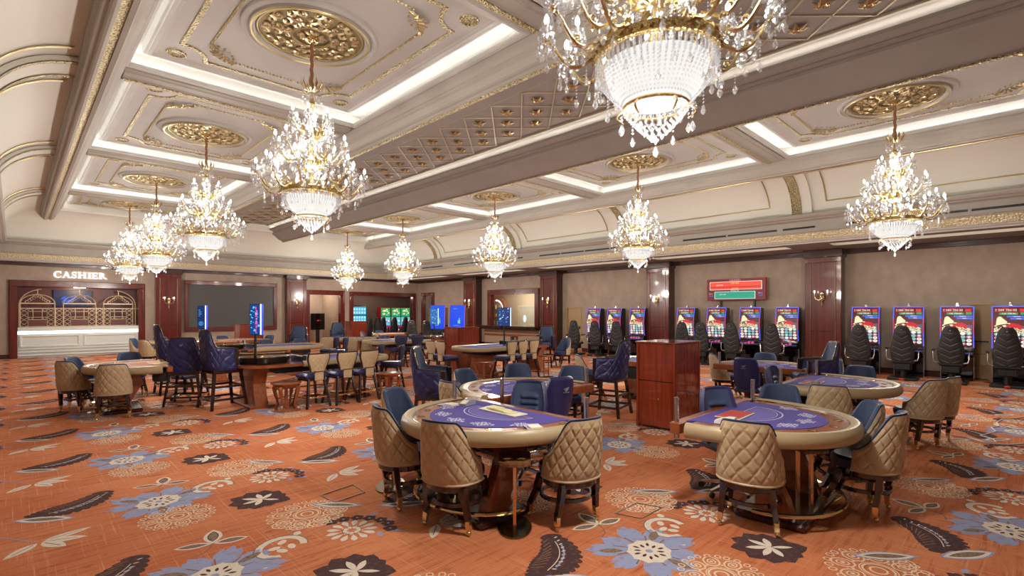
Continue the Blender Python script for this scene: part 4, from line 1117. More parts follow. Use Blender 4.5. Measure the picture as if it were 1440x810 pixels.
def tray(loc, rz, label, kind='cream'):
    t = thing('dealing_tray', label, 'tray', (loc[0], loc[1], .7985), rz)
    if kind == 'cream':
        mb = MB(); mb.box(-.26,-.085,0,.26,.085,.012,.004); mb.build('cream_board', PAPER, t, 0)
        mb = MB()
        for k in range(5): mb.box(-.17+.05*k,-.06+.01*(k%2),.0125+.004*k,.0+.05*k,.05+.01*(k%2),.016+.004*k)
        mb.build('stacked_card', mat('yellow_card', (.78,.72,.38), .6), t, 0)
    else:
        mb = MB(); mb.box(-.20,-.11,0,.20,.11,.008,.003); mb.build('tray_base', mat('cream_plastic', (.75,.68,.55), .4), t, 0)
        for k in range(6):
            mb = MB(); mb.box(-.185+.063*k,-.095,.008,-.13+.063*k,.095,.013); mb.build('red_compartment', mat('tray_red', (.50,.06,.05), .5), t, 0)
    return t
def shoe(loc, rz, label, m):
    t = thing('card_shoe', label, 'card shoe', (loc[0], loc[1], .7985), rz)
    mb = MB(); mb.slab([(-.08,0),(.08,0),(.08,.02),(-.02,.055),(-.08,.055)], 'x', -.045, .045); mb.build('shoe_body', m, t, 0)
    mb = MB(); mb.slab([(.01,.042),(.075,.018),(.079,.023),(.012,.049)], 'x', -.035, .035); mb.build('card_face', PAPER, t, 0)
    return t
def cup_stand():
    t = thing('cup_stand', 'x', 'side table')
    mb = MB(); n = 32
    mb.lathe([(.001,0),(.225,0),(.227,.008),(.223,.014),(.001,.014)], 32, sx=1, sy=.62); mb.build('base', BRASS_D, t)
    for s in (-1, 1): mb = MB(); mb.box(s*.09-.014,-.012,.014,s*.09+.014,.012,.55); mb.build('pole', mat('rose_brass', (.62,.42,.24), .2, 1), t, 0)
    mb = MB(); mb.prism([(.10+.11*math.cos(R(a)) if a <= 90 or a >= 270 else -.14+.05*math.cos(R(a)), .13*math.copysign(abs(math.sin(R(a)))**.8, math.sin(R(a)))) for a in range(0, 360, 12)], .548, .572); mb.build('tray_top', WALNUT, t, 30)
    for s in (-1, 1): mb = MB(); mb.lathe([(.040,.573),(.043,.578),(.035,.578),(.033,.571),(.001,.5725)], 18, (.09, s*.058, 0)); mb.build('cup_ring', BRASS, t)
    return t
def cabriole_table():
    t = thing('side_table', 'x', 'side table')
    mb = MB(); mb.lathe([(.001,.50),(.24,.50),(.255,.49),(.255,.475),(.23,.465),(.20,.46),(.20,.42),(.001,.42)], 28); mb.build('round_top', WOOD_T, t)
    mb = MB(); mb.lathe([(.001,.035),(.23,.035),(.245,.02),(.245,0),(.001,0)], 28); mb.build('base', WOOD_T, t)
    for k in range(4):
        a = R(45+90*k); ca, sa = math.cos(a), math.sin(a)
        mb = MB(); mb.tube([(ca*r, sa*r, z) for r, z in ((.17,.46),(.215,.40),(.20,.30),(.165,.20),(.15,.10),(.18,.05),(.195,.03))], [.032,.040,.030,.022,.020,.026,.016], 8); mb.build('leg', WOOD_T, t)
    mb = MB(); mb.tube([(0,0,.03),(0,0,.42)], [.035,.028], 8); mb.build('column', WOOD_T, t)
    return t
def podium():
    t = thing('podium', 'x', 'cabinet')            # 0.80 x 0.64 x 1.29, corner at origin
    mb = MB(); mb.box(0.02,0.02,.02,.78,.62,1.27); mb.build('body', MAHO_D, t, 0)
    for x, y in ((0,0),(.80,0),(0,.64),(.80,.64)):
        mb = MB(); sx = .04 if x == 0 else -.04; sy = .04 if y == 0 else -.04; mb.box(x, y, 0, x+sx, y+sy, 1.28, .004); mb.build('corner_post', MAHO_R, t, 0)
    mb = MB(); mb.box(.008,.045,.04,.02,.595,.70,.003); mb.build('lower_door', MAHO_R, t, 0)
    mb = MB(); mb.box(.008,.045,.715,.02,.595,1.265,.003); mb.build('upper_door', MAHO_R, t, 0)
    mb = MB(); mb.box(.045,.005,.03,.755,.02,1.265,.003); mb.build('side_panel', MAHO_R, t, 0)
    mb = MB(); mb.box(.045,.62,.03,.755,.635,1.265,.003); mb.build('side_panel', MAHO_R, t, 0)
    mb = MB(); mb.box(-.012,-.012,1.27,.812,.652,1.295,.004); mb.build('top', MAHO_R, t, 0)
    return t
def roulette_table(L=2.9, W=1.3):
    """x 0..L, y 0..W; wheel at the x=0 end"""
    t = thing('roulette_table', 'x', 'table')
    x0 = .95
    P = [(x0, 0)] + [(L-.35+.35*math.sin(R(a)), .35-.35*math.cos(R(a))) for a in range(0, 91, 15)] + [(L-.35+.35*math.cos(R(a)), W-.35+.35*math.sin(R(a))) for a in range(0, 91, 15)] + [(x0, W)]
    mb = MB(); mb.sweep(P, [(-.09,.795),(-.06,.815),(-.02,.82),(.012,.80),(.02,.76),(.01,.72),(-.03,.695),(-.09,.69)], False); mb.build('padded_rim', TAN_L, t)
    mb = MB(); mb.prism([(x*.97+.03, y*.93+.045) for x, y in P], .74, .79); mb.build('felt', FELT, t, 0)
    mb = MB()
    for i in range(13): mb.box(1.15+i*.10,.35,.7905,1.155+i*.10,.80,.7915)
    for j in range(4): mb.box(1.15,.35+.15*j,.7905,2.355,.355+.15*j,.7915)
    mb.build('printed_layout', PRINT_W, t, 0)
    mb = MB(); mb.prism([(.95+.0,-.04)] + [(.45-.52*math.sin(R(a)), .45-.49*math.cos(R(a))) for a in range(0, 91, 10)] + [(.45-.52*math.cos(R(a)), W-.45+.49*math.sin(R(a))) for a in range(0, 91, 10)] + [(.95, W+.04)], .725, .775); mb.build('wheel_deck', WOOD_T, t, 20)
    mb = MB(); mb.lathe([(.001,.84),(.16,.82),(.20,.81),(.30,.85),(.37,.895),(.39,.90),(.40,.88),(.38,.78),(.001,.78)], 32, (.46, W/2, 0)); w_ = mb.build('wheel_bowl', mat('dark_walnut', (.13,.07,.035), .22, coat=.7), t)
    mb = MB(); mb.lathe([(.001,.96),(.02,.95),(.015,.91),(.05,.88),(.17,.845),(.19,.84)], 24, (.46, W/2, 0)); mb.build('wheel_head', BRASS, w_)
    mb = MB()
    for i in range(24):
        a0, a1 = math.pi/2+.3+i*(2*math.pi-.6-1.2)/24, math.pi/2+.3+(i+1)*(2*math.pi-.6-1.2)/24
        mb.add([(.46+.48*math.cos(a), W/2+.48*math.sin(a), z) for a in (a0, a1) for z in (.775, 1.0)], [(0, 2, 3, 1)])
    mb.build('glass_guard', GLASS, t, 60)
    mb = MB(); mb.box(.98,-.0+.1,.79,1.06,W-.1,.90,.01); mb.build('chip_wall', BLACK, t, 0)
    mb = MB(); mb.box(.5,.15,.60,L-.4,W-.15,.74,.01); mb.build('table_frame', BLACK, t, 0)
    for x in (.25, L-.75):
        mb = MB(); mb.slab([(.10,.72),(.22,.60),(.30,.42),(.24,.22),(.15,.05),(W-.15,.05),(W-.24,.22),(W-.30,.42),(W-.22,.60),(W-.10,.72)], 'x', x-.09, x+.13); mb.build('pedestal', WOOD_T, t, 30)
        mb = MB(); mb.box(x-.2,.1,0,x+.24,W-.1,.05,.015); mb.build('foot_plinth', WOOD_T, t, 0)
    for y in (-.02, W+.02): MB().tube([(.9,y,.14),(L-.2,y,.14)], .02, 8).build('brass_foot_rail', BRASS, t)
    return t
def totem(name_loc, rz, label, w_=.17, h=.56, z0=1.33, style=0, zbase=.80, pole=True):
    """slim upright display on a pole, glass face to -Y of its own frame"""
    t = thing('display_totem', label, 'display', (name_loc[0], name_loc[1], 0), rz)
    if pole: mb = MB(); mb.cyl((0,0,zbase), .022, z0-zbase, 10); mb.cyl((0,0,zbase), .06, .012, 16); mb.build('pole', BLACK, t)
    mb = MB(); mb.box(-w_/2,-.03,z0,w_/2,.05,z0+h,.006); c = mb.build('housing', BLACK, t, 0)
    base = [(.004,.03,.14), (.005,.06,.26), (.003,.035,.20), (.015,.17,.50)][style]
    mb = MB(); mb.box(-w_/2+.008,-.033,z0+.01,w_/2-.008,-.030,z0+h-.01); s_ = mb.build('screen', emis('totem_screen_%d' % style, base, .5), t, 0)
    mb = MB(); rr = random.Random(style*5+1)
    if style == 0:
        mb.lathe([(.045,0),(.048,.001),(.040,.001)], 18, T=Matrix.Translation((0,-.0335,z0+.13)) @ Matrix.Rotation(R(90), 4, 'X')); mb.box(-.02,-.035,z0+.10,-.012,-.0335,z0+.16); mb.box(.005,-.035,z0+.10,.013,-.0335,z0+.16)
        for k in range(4): mb.box(-w_*.3,-.035,z0+h*(.55+.08*k),-w_*.3+w_*.3*rr.random()+.02,-.0335,z0+h*(.55+.08*k)+.012)
    else:
        for k in range(26):
            x = rr.uniform(-w_*.42, w_*.30); z = z0+h*rr.uniform(.05, .93); a = rr.uniform(.008, .03); mb.box(x,-.035,z,x+a,-.0335,z+a*rr.uniform(.4,1.4))
    mb.build('screen_graphics', emis('totem_graphic_%d' % style, [(.1,.45,1),(.12,.65,.95),(.4,.8,1),(.35,.8,1)][style], .65), s_, 0)
    if style == 1:
        mb = MB()
        for k in range(7): z = z0+h*(.1+.12*k); mb.box(.01+.01*(k%2),-.0355,z,.03+.01*(k%3),-.034,z+.05)
        mb.build('screen_graphics', emis('totem_magenta', (.8,.06,.55), .7), s_, 0)
    mb = MB(); mb.box(w_/2+.001,-.034,z0+.005,w_/2+.016,.03,z0+h-.005); mb.build('tube_and_halo', LEDW, t, 0)
    mb = MB(); mb.box(w_/2+.016,-.02,z0+.0,w_/2+.028,.045,z0+h); mb.build('tube_and_halo', HALO_B, t, 0)  # the tube's blue halo, built as a glowing strip
    return t
CS, ST, PO = cup_stand(), cabriole_table(), podium()
# ================================================================ lettering
def text_mesh(s, size, m, ext=.001, align='CENTER'):
    c = bpy.data.curves.new('lettering', 'FONT'); c.body = s; c.size = size; c.extrude = ext; c.align_x = align; c.align_y = 'CENTER'; c.resolution_u = 2
    o = bpy.data.objects.new('tmp', c); COL.objects.link(o); bpy.context.view_layer.update()
    me = bpy.data.meshes.new_from_object(o); bpy.data.objects.remove(o); me.name = 'lettering'
    me.materials.clear(); me.materials.append(m); return me
TX = Matrix.Rotation(R(90), 4, 'X')
def text(s, size, m, parent, loc, name='lettering', ext=.001, cache={}):
    k = (s, size, m.name, ext)
    if k not in cache:
        me = text_mesh(s, size, m, ext); me.transform(TX); cache[k] = me
    return put(name, cache[k], parent, loc)
# ================================================================ slot machines (front to -Y of its own frame)
E_W = emis('screen_white', (.95,.88,.78), .6); E_RED = emis('screen_red', (.75,.03,.03), .6); E_GRN = emis('screen_green', (.03,.36,.13), .55)
E_BLU = emis('screen_blue', (.05,.18,.80), .6); E_BG = emis('screen_maroon', (.10,.014,.02), .6); E_BELL = emis('screen_bell', (.90,.76,.46), .62)
E_CLOTH = emis('screen_cloth', (.50,.01,.02), .7); E_COIN = emis('screen_coin', (.80,.68,.40), .6); E_NIGHT = emis('screen_dusk', (.13,.09,.17), .6)
E_CY = emis('screen_cyan', (.20,.52,.55), .6); E_YEL = emis('screen_gold', (.95,.70,.15), .7); E_PK = emis('screen_pink', (.70,.32,.36), .5)
E_EDGE_B = emis('edge_blue', (.09,.14,.80), .7); E_EDGE_R = emis('edge_red', (.55,.06,.18), .6)
def slot_machine():
    t = thing('slot_machine', 'x', 'slot machine')
    W2 = .33
    def yc(z): return -.06*math.sin(math.pi*min(1, max(0, (z-.62)/1.26)))*-1 - .10 + .22*max(0, (.85-z)/.25)*-.35
    mb = MB(); prof = [(.30,.0),(.30,1.86),(.02,1.88),(-.03,1.6),(-.035,1.2),(-.02,.9),(-.12,.72),(-.14,.66),(-.02,.60),(-.0,.0)]
    mb.slab(prof, 'x', -W2+.02, W2-.02); mb.build('cabinet', BLACK_G, t, 40)
    def S(u, v, d=0):                                # curved screen surface: u across, v up 0..1
        z = .84+1.02*v; y = .02-.075*math.sin(math.pi*v)**.9 - .055 + .03*v - d
        return ((u-.5)*2*(W2-.025), y, z)
    def patch(mb, u0, v0, u1, v1, d, n=4): mb.grid(lambda a, b: S(u0+(u1-u0)*a, v0+(v1-v0)*b, d), 1, n)
    mb = MB(); patch(mb, 0, 0, 1, 1, 0, 14); s = mb.build('curved_screen', E_BG, t, 60)
    def layer(m, rects, d=.002, name='screen_graphics'):
        mb = MB()
        for r in rects: patch(mb, *r, d)
        return mb.build(name, m, s, 60)
    layer(E_NIGHT, [(.45,.34,.98,.56)], .001)
    layer(E_RED, [(.06,.885,.68,.955),(.76,.885,.94,.955)]); layer(E_BG, [(.075,.895,.665,.945)], .003)
    layer(E_GRN, [(.18,.815,.72,.865),(.78,.815,.96,.875)])
    layer(E_BLU, [(.40,.755,.98,.79),(.50,.705,.98,.74),(.34,.03,.60,.055)])
    def shape(pts, m, d=.004):
        mb = MB(); mb.add([S(u, v, d) for u, v in pts], [tuple(range(len(pts)))]); return mb.build('screen_graphics', m, s, 0)
    shape([(.30,.53),(.52,.62),(.72,.60),(.86,.54),(.78,.47),(.40,.46)], E_CLOTH, .004)
    shape([(.09,.56),(.10,.66),(.12,.735),(.17,.77),(.24,.765),(.30,.72),(.42,.645),(.30,.57)], E_BELL, .006)
    shape([(.27+.24*math.cos(R(a))*.97-.02*math.sin(R(a)), .575+.035*math.cos(R(a))+.028*math.sin(R(a))) for a in range(0, 360, 24)], E_BELL, .008)
    shape([(.28+.20*math.cos(R(a))*.97-.02*math.sin(R(a)), .568+.028*math.cos(R(a))+.018*math.sin(R(a))) for a in range(0, 360, 24)], E_BG, .010)
    shape([(.27,.56),(.36,.575),(.40,.545),(.32,.525)], E_BELL, .012)
    mb = MB(); rr = random.Random(2)
    for k in range(150):
        u, v = rr.uniform(.04,.93), rr.uniform(.41,.52); v -= .10*max(0, u-.45); c = S(u, v, .006)
        mb.add([(c[0]+.016*math.cos(R(60*j)), c[1]-.0002*k, c[2]+.011*math.sin(R(60*j))) for j in range(6)], [tuple(range(6))])
    mb.build('screen_graphics', E_COIN, s, 0)
    mbs = [MB(), MB(), MB(), MB()]
    for i in range(5):
        for j in range(4):
            c = S(.12+.19*i, .095+.085*j, .006); q = mbs[(i*2+j*3) % 4 if (i, j) not in ((2,1),(3,2),(2,2)) else 1]
            q.add([(c[0]+.052*math.cos(R(36*k)), c[1], c[2]+.040*math.sin(R(36*k))) for k in range(10)], [tuple(range(10))])
            q2 = mbs[(i+j+1) % 4]; q2.add([(c[0]+.020*math.cos(R(45*k)), c[1]-.002, c[2]+.018*math.sin(R(45*k))) for k in range(8)], [tuple(range(8))])
    for q, m in zip(mbs, (E_W, E_CY, E_PK, E_W)): q.build('reel_symbols', m, s, 0)
    c = S(.37, .92, .006); text('2 088 784.00', .072, E_W, s, c); c = S(.45, .84, .006); text('130 100.00', .055, E_W, s, c)
    c = S(.36, .975, .006); text('GRAND', .035, E_RED, s, c); c = S(.45, .878, .006); text('MAJOR', .03, E_GRN, s, c)
    c = S(.68, .772, .006); text('MINOR', .038, E_W, s, c); c = S(.74, .722, .006); text('MINI', .038, E_W, s, c)
    for sx in (-1, 1):
        for part, (z0, z1), m in ((0, (.0, .35), E_EDGE_B), (1, (.35, .7), E_EDGE_R), (2, (.7, 1), E_EDGE_B)):
            mb = MB(); n = 8
            P = [S(.5+sx*.5, z0+(z1-z0)*k/n) for k in range(n+1)]
            mb.tube([(x+sx*.012, y, z) for x, y, z in P], .012, 5); mb.build('edge_light', m, t)
        mb = MB(); mb.tube([(sx*(W2-.012), .01, .02), (sx*(W2-.012), .01, .6)], .009, 5); mb.build('side_strip', mat('edge_silver', (.45,.42,.5), .3, .8), t)
    mb = MB(); P = S(.5, 1); mb.box(-W2+.01, P[1]-.01, P[2], W2-.01, P[1]+.012, P[2]+.022); mb.build('edge_light', E_EDGE_B, t, 0)
    mb = MB(); mb.slab([(-.13,.70),(-.05,.84),(-.035,.83),(-.115,.69)], 'x', -W2+.03, W2-.03); mb.build('button_deck', emis('deck_blue', (.05,.06,.35), .6), t, 0)
    mb = MB()
    for k in range(4): mb.slab([(-.126,.715),(-.09,.78),(-.096,.785),(-.132,.72)], 'x', -.26+.11*k, -.18+.11*k)
    mb.build('play_button', E_EDGE_R, t, 0)
    mb = MB(); mb.box(-.035,.05,1.88,.035,.12,1.93,.005); mb.cyl((0,.085,1.93), .028, .04, 10); mb.build('signal_lamp', CHROME, t)
    return t
SM = slot_machine()
slots = [(12.64,'leftmost of the near row of slot machines, beside the ochre door'),(11.63,'second slot machine right of the ochre door'),(10.58,'slot machine just left of the second mahogany pilaster'),
 (8.61,'slot machine just right of the second pilaster, left of the red jackpot sign'),(7.5,'slot machine under the left end of the red jackpot sign'),(6.4,'slot machine under the right end of the red jackpot sign'),
 (5.29,'slot machine between the jackpot sign and the nearest pilaster'),(3.26,'slot machine just right of the nearest sconce pilaster'),(2.3,'slot machine with a black chair, second right of the nearest pilaster'),
 (1.32,'slot machine immediately left of the exit door with push bar'),(.35,'rightmost slot machine, cut by the picture edge')]
for y, lb in slots:
    place(SM, (17.13, y, 0), R(-90), lb, 'curved-screen slot machines along the right wall')
chs = [(12.98,.25,'leftmost slot chair, turned in front of the ochre door'),(11.92,.15,'black slot chair left of the third slot screen from the door'),(10.92,.1,'black slot chair at the machine left of the second pilaster'),
 (8.28,.05,'black slot chair whose back rises behind the mahogany podium'),(7.62,.05,'black slot chair partly hidden right of the podium'),(6.62,0,'black slot chair below the red jackpot sign'),
 (5.42,0,'black slot chair left of the nearest sconce pilaster'),(3.22,0,'black chevron-stitched chair just right of the nearest pilaster'),(2.30,0,'black chevron-stitched chair, third from the right edge'),
 (1.36,0,'black chevron-stitched chair left of the exit door'),(.38,0,'rightmost black chevron-stitched slot chair')]
for y, dr, lb in chs: place(SCH, (16.35, y, 0), R(-90)+dr, lb, 'black chairs at the slot machines')
# red and green jackpot sign
t = thing('jackpot_sign', 'wide red and green jackpot display on the wall above slot machines', 'sign', (17.45, 7.02, 2.13), R(-90))
mb = MB(); mb.box(-.98,-.0,0,.98,.12,.74,.01); mb.build('housing', mat('sign_red_edge', (.45,.02,.03), .3), t, 0)
mb = MB(); mb.box(-.955,-.006,.02,.955,-.001,.72); s = mb.build('screen', emis('sign_maroon', (.10,.012,.015), .7), t, 0)
mb = MB(); mb.box(-.87,-.010,.36,.87,-.006,.64); mb.build('grand_frame', E_W, s, 0)
mb = MB(); mb.box(-.855,-.013,.372,.855,-.010,.628); mb.build('grand_field', emis('sign_red', (.80,.06,.035), .7), s, 0)
mb = MB(); mb.box(-.855,-.015,.43,.855,-.013,.47); mb.build('grand_field', emis('sign_dark_red', (.5,.02,.02), .6), s, 0)
mb = MB(); mb.box(-.70,-.010,.05,.66,-.006,.30); mb.build('major_frame', E_W, s, 0)
mb = MB(); mb.box(-.685,-.013,.062,.645,-.010,.288); mb.build('major_field', emis('sign_green', (.01,.28,.18), .7), s, 0)
text('GRAND', .11, E_PK, s, (0,-.014,.675), ext=.002); text('MAJOR', .09, E_CY, s, (0,-.016,.325), ext=.002)
text('LAST WIN', .06, E_YEL, s, (0,-.018,.58)); text('LAST WIN', .05, E_YEL, s, (0,-.018,.40)); text('LAST WIN', .055, E_W, s, (-.52,-.018,.52)); text('LAST WIN', .05, E_W, s, (-.42,-.018,.20))
for x in (-.82, .83): text('BELL', .075, E_PK, s, (x,-.014,.23)); text('LINK', .07, E_BLU, s, (x,-.014,.15))
for x in (-.5, .62): mb = MB(); mb.box(x-.03,.03,-.22,x+.03,.10,.0); mb.box(x-.06,.11,.2,x+.06,.26,.5); mb.build('bracket', BLACK, t, 0)
# doors in the right wall
def door_x(name, y0, y1, zt, m, parts=True):
    mb = MB(); mb.box(XR+.05, y0+.02, .02, XR+.10, y1-.02, zt-.03); d = struct(mb.build(name, m, None, 0))
    mb = MB(); mb.box(XR-.02, y0, 0, XR+.12, y0+.05, zt); mb.box(XR-.02, y1-.05, 0, XR+.12, y1, zt); mb.box(XR-.02, y0+.05, zt-.05, XR+.12, y1-.05, zt); mb.build('door_frame', DOORTAN, d, 0)
    return d
d = door_x('door_1', 13.73, 14.57, 1.95, DOORTAN); mb = MB(); mb.box(XR+.0, 13.82, .98, XR+.05, 13.90, 1.10, .01); mb.build('door_handle', BLACK, d, 0)
d = door_x('door_2', .7, 1.15, 1.97, DOORTAN); mb = MB(); mb.bar((XR+.0, .72, .98), (XR+.0, 1.07, .98), .035); mb.box(XR-.03, 1.02, .93, XR+.05, 1.10, 1.08, .01); mb.build('push_bar', BLACK, d, 0)
for z in (.35, .65): mb = MB(); mb.box(XR+.045, .75, z, XR+.052, 1.1, z+.012); mb.build('door_panel_line', WOOD_T, d, 0)
# tall narrow mirror or glazed niche near the far corner of the right wall
mb = MB(); mb.box(XR+.10, 24.75, 0, XR+.14, 25.7, 2.7); struct(mb.build('window_1', mat('dim_mirror', (.33,.27,.21), .12, .5), None, 0))
# ================================================================ CASHIER sign: serif letters built as strokes
GLOWW = emis('sign_white', (1,.96,.98), 1.3)
def serif(ch):
    mb = MB(); d0, d1 = -.05, 0
    def bx(x0, z0, x1, z1): mb.box(x0, d0, z0, x1, d1, z1)
    def stem(x, w_=.055): bx(x-w_/2, 0, x+w_/2, .24); bx(x-w_/2-.025, 0, x+w_/2+.025, .016); bx(x-w_/2-.025, .224, x+w_/2+.025, .24)
    def curve(cx, cz, rx, rz, t0, t1, wf, n=18):
        O = []; I = []
        for i in range(n+1):
            t = R(t0+(t1-t0)*i/n); w_ = wf(i/n); O.append((cx+rx*math.cos(t), cz+rz*math.sin(t))); I.append((cx+(rx-w_)*math.cos(t), cz+(rz-min(w_,.028))*math.sin(t)))
        vs = [(x, y, z) for y in (d0, d1) for x, z in O+I]; m = n+1; fs = []
        for i in range(n): fs += [(i, i+1, m+i+1, m+i), (2*m+i, 2*m+m+i, 2*m+m+i+1, 2*m+i+1), (i, 2*m+i, 2*m+i+1, i+1), (m+i, m+i+1, 3*m+i+1, 3*m+i)]
        fs += [(0, m, 3*m, 2*m), (n, 2*m+n, 3*m+n, m+n)]
        mb.add(vs, fs)
    def diag(x0, z0, x1, z1, w_): mb.slab([(x0-w_/2, z0), (x0+w_/2, z0), (x1+w_/2, z1), (x1-w_/2, z1)], 'y', d0, d1)
    if ch == 'C': curve(0, .12, .125, .125, 48, 312, lambda u: .05*math.sin(math.pi*u)+.012); bx(.07,.165,.092,.24); bx(.078,.02,.092,.07); wd = .215
    if ch == 'A': diag(-.09, .0, .0, .24, .025); diag(.08, .0, -.01, .24, .055); bx(-.055,.075,.05,.092); bx(-.125,0,-.055,.014); bx(.03,0,.13,.014); wd = .26
    if ch == 'S': curve(0, .177, .07, .067, 30, 270, lambda u: .022+.02*u); curve(0, .065, .075, .069, 90, -150, lambda u: .042-.02*u); bx(.05,.17,.066,.235); bx(-.078,.0,-.062,.07); wd = .17
    if ch == 'H': stem(-.08); stem(.08); bx(-.06,.112,.06,.13); wd = .29
    if ch == 'I': stem(0); wd = .13
    if ch == 'E': stem(-.05); bx(-.05,0,.085,.018); bx(-.05,.222,.08,.24); bx(-.04,.112,.05,.128); bx(.068,0,.085,.06); bx(.064,.185,.08,.24); bx(.04,.09,.053,.15); wd = .19
    if ch == 'R': stem(-.06); curve(-.03, .178, .085, .062, 90, -90, lambda u: .018+.03*math.sin(math.pi*u)); bx(-.04,.222,-.02,.24); bx(-.04,.116,-.01,.132); diag(.11, 0, .0, .125, .05); bx(.08,0,.155,.014); wd = .25
    return mb, wd
t = thing('cashier_sign', 'glowing white letters reading CASHIER above the counter opening', 'sign', (1.90, YB, 3.065)); x = 0; items = []
for ch in 'CASHIER':
    mb, wd = serif(ch); items.append((ch, mb, x+wd/2)); x += wd+.012
for ch, mb, cx in items: mb.build('letter', GLOWW, t, 0, ((cx-x/2), 0, 0))
# ================================================================ cashier bay
mb = MB(); mb.box(-.2,27.9,0,4.1,28.0,3); mb.box(-.25,YB+T,0,-.14,28,3); mb.box(3.97,YB+T,0,4.1,28,3); struct(mb.build('wall_cashier', mat('cashier_red', (.095,.018,.014), .4), None, 0))
mb = MB(); mb.box(-.2,YB+T,2.9,4.1,28,3.0); struct(mb.build('ceiling_cashier', MAHO_D, None, 0))
t = thing('cashier_counter', 'long white panelled cashier counter with a lit edge under its top', 'counter', (0, 0, 0))
mb = MB(); mb.box(.09,26.42,0,3.74,27.1,.88); mb.build('body', WHITE, t, 0)
mb = MB(); mb.box(.09,26.28,1.02,3.74,27.1,1.15,.01); mb.build('countertop', WHITE, t, 0)
mb = MB(); mb.box(.09,26.36,.90,3.74,26.38,1.0); mb.build('light_strip', emis('counter_light', (1,.97,.93), 2.0), t, 0)
mb = MB(); mb.box(.09,26.385,.88,3.74,27.1,1.02); mb.build('upper_body', WHITE, t, 0)
for x0, x1 in ((.14,1.86),(1.98,3.70)):
    mb = MB(); mb.sweep(rect(x0,.40,x1,.84), [(0,0),(0,.05),(-.04,.05),(-.06,.01),(-.08,0)], True, Matrix.Translation((0,26.42,0)) @ Matrix.Rotation(R(90), 4, 'X')); mb.build('raised_panel', WHITE, t, 0)
for z in (.30,.18,.06): mb = MB(); mb.box(.09,26.36,z,3.74,26.42,z+.05,.01); mb.build('plinth_moulding', WHITE, t, 0)
LAT = mat('champagne_metal', (.58,.43,.28), .4, .3)
t = thing('cashier_grille', 'champagne metal grille of three arched windows on the cashier counter', 'grille', (0, 26.62, 0))
def wnd(x0, x1, zc, ztop):
    c = (x0+x1)/2; r = (x1-x0)/2
    w_ = thing('tmp','x','x'); bpy.data.objects.remove(w_)
    mb = MB(); mb.tube([(x0,0,1.18),(x0,0,zc)]+[(c-r*math.cos(R(a)), 0, zc+(ztop-zc-.10)*math.sin(R(a))) for a in range(10, 171, 10)]+[(x1,0,zc),(x1,0,1.18)], .022, 6)
    mb.bar((x0,0,zc),(x1,0,zc),.04); mb.bar((c,0,ztop-.1),(c,0,ztop+.12),.02); a = mb.build('arched_frame', LAT, t)
    mb = MB()
    for s in (-1, 1):
        mb.bar((c+s*.36,0,zc+.05),(c+s*.03,0,zc+.36),.016)
        for k in range(5): u = k/4; q = .055-.02*u; px, pz = c+s*(.30-.26*u), zc+.07+.20*u*.9; mb.tube([(px+q*math.cos(R(60*j)), 0, pz+q*math.sin(R(60*j))) for j in range(6)], .008, 4, True)
    mb.tube([(c+.045*math.cos(R(45*j)), 0, zc+.33+.045*math.sin(R(45*j))) for j in range(8)], .009, 4, True); mb.build('scroll_ornament', LAT, a)
    mb = MB(); 
    for z in (1.86,1.75,1.53,1.44): mb.bar((c-.27,0,z),(c+.27,0,z),.018)
    for x in (-.27,-.13,.13,.27): mb.bar((c+x,0,1.44 if abs(x) < .2 else 1.18),(c+x,0,1.86),.018)
    for x in (-.20,.20):
        for z in (1.805,1.485): mb.tube([(c+x+.05*math.cos(R(45*j)), 0, z+.045*math.sin(R(45*j))) for j in range(8)], .007, 4, True)
    mb.build('window_bars', LAT, a, 0)
    mb = MB(); mb.box(c-.26,.0,1.16,c+.26,.02,1.43); mb.build('counter_shutter', mat('shutter_red', (.14,.028,.022), .35), a, 0)
for x0, x1 in ((.16,1.13),(1.38,2.37),(2.62,3.59)): wnd(x0, x1, 2.06, 2.50)
for x0, x1 in ((.16,.38),(.92,1.13),(1.16,1.37),(1.40,1.60),(2.15,2.36),(2.40,2.60),(2.64,2.84),(3.37,3.58)):
    mb = MB(); n = 4; h = .68/n
    for k in range(n):
        z = 1.18+h*k; mb.bar((x0,0,z),(x1,0,z+h),.015); mb.bar((x1,0,z),(x0,0,z+h),.015)
    mb.bar((x0,0,1.18),(x0,0,1.86),.018); mb.bar((x1,0,1.18),(x1,0,1.86),.018); mb.build('trellis_panel', LAT, t, 0)
mb = MB(); mb.bar((.13,0,1.87),(3.72,0,1.87),.03); mb.bar((.13,0,1.17),(3.72,0,1.17),.03); mb.build('rail', LAT, t, 0)
mb = MB()
for c, s in ((.13,1),(3.68,-1)): mb.tube([(c,0,1.18),(c,0,2.0)]+[(c+s*.75*(1-math.cos(R(a))), 0, 2.0+.62*math.sin(R(a))) for a in range(10, 81, 10)], .022, 6)
mb.build('outer_arch', LAT, t)
tv = thing('cashier_television', 'wall television glowing blue behind the middle cashier window', 'television', (1.75, 27.8, 1.95))
mb = MB(); mb.box(-.62,0,0,.62,.06,.68,.01); mb.build('housing', BLACK, tv, 0); mb = MB(); mb.box(-.59,-.006,.03,.59,-.001,.65); s_ = mb.build('screen', emis('tv_navy', (.0,.006,.05), .6), tv, 0)
mb = MB(); rr = random.Random(4)
for k in range(7): x = rr.uniform(-.45,.4); mb.slab([(x,.1+.05*k),(x+.10,.12+.05*k),(x+.22,.34+.03*k),(x+.05,.26+.03*k)], 'y', -.010, -.007)
mb.build('screen_graphics', emis('tv_blue', (.01,.10,.6), .7), s_, 0)
point_light('cashier_lamp', (1.9, 27.0, 2.7), 26, (1,.8,.6), .2)
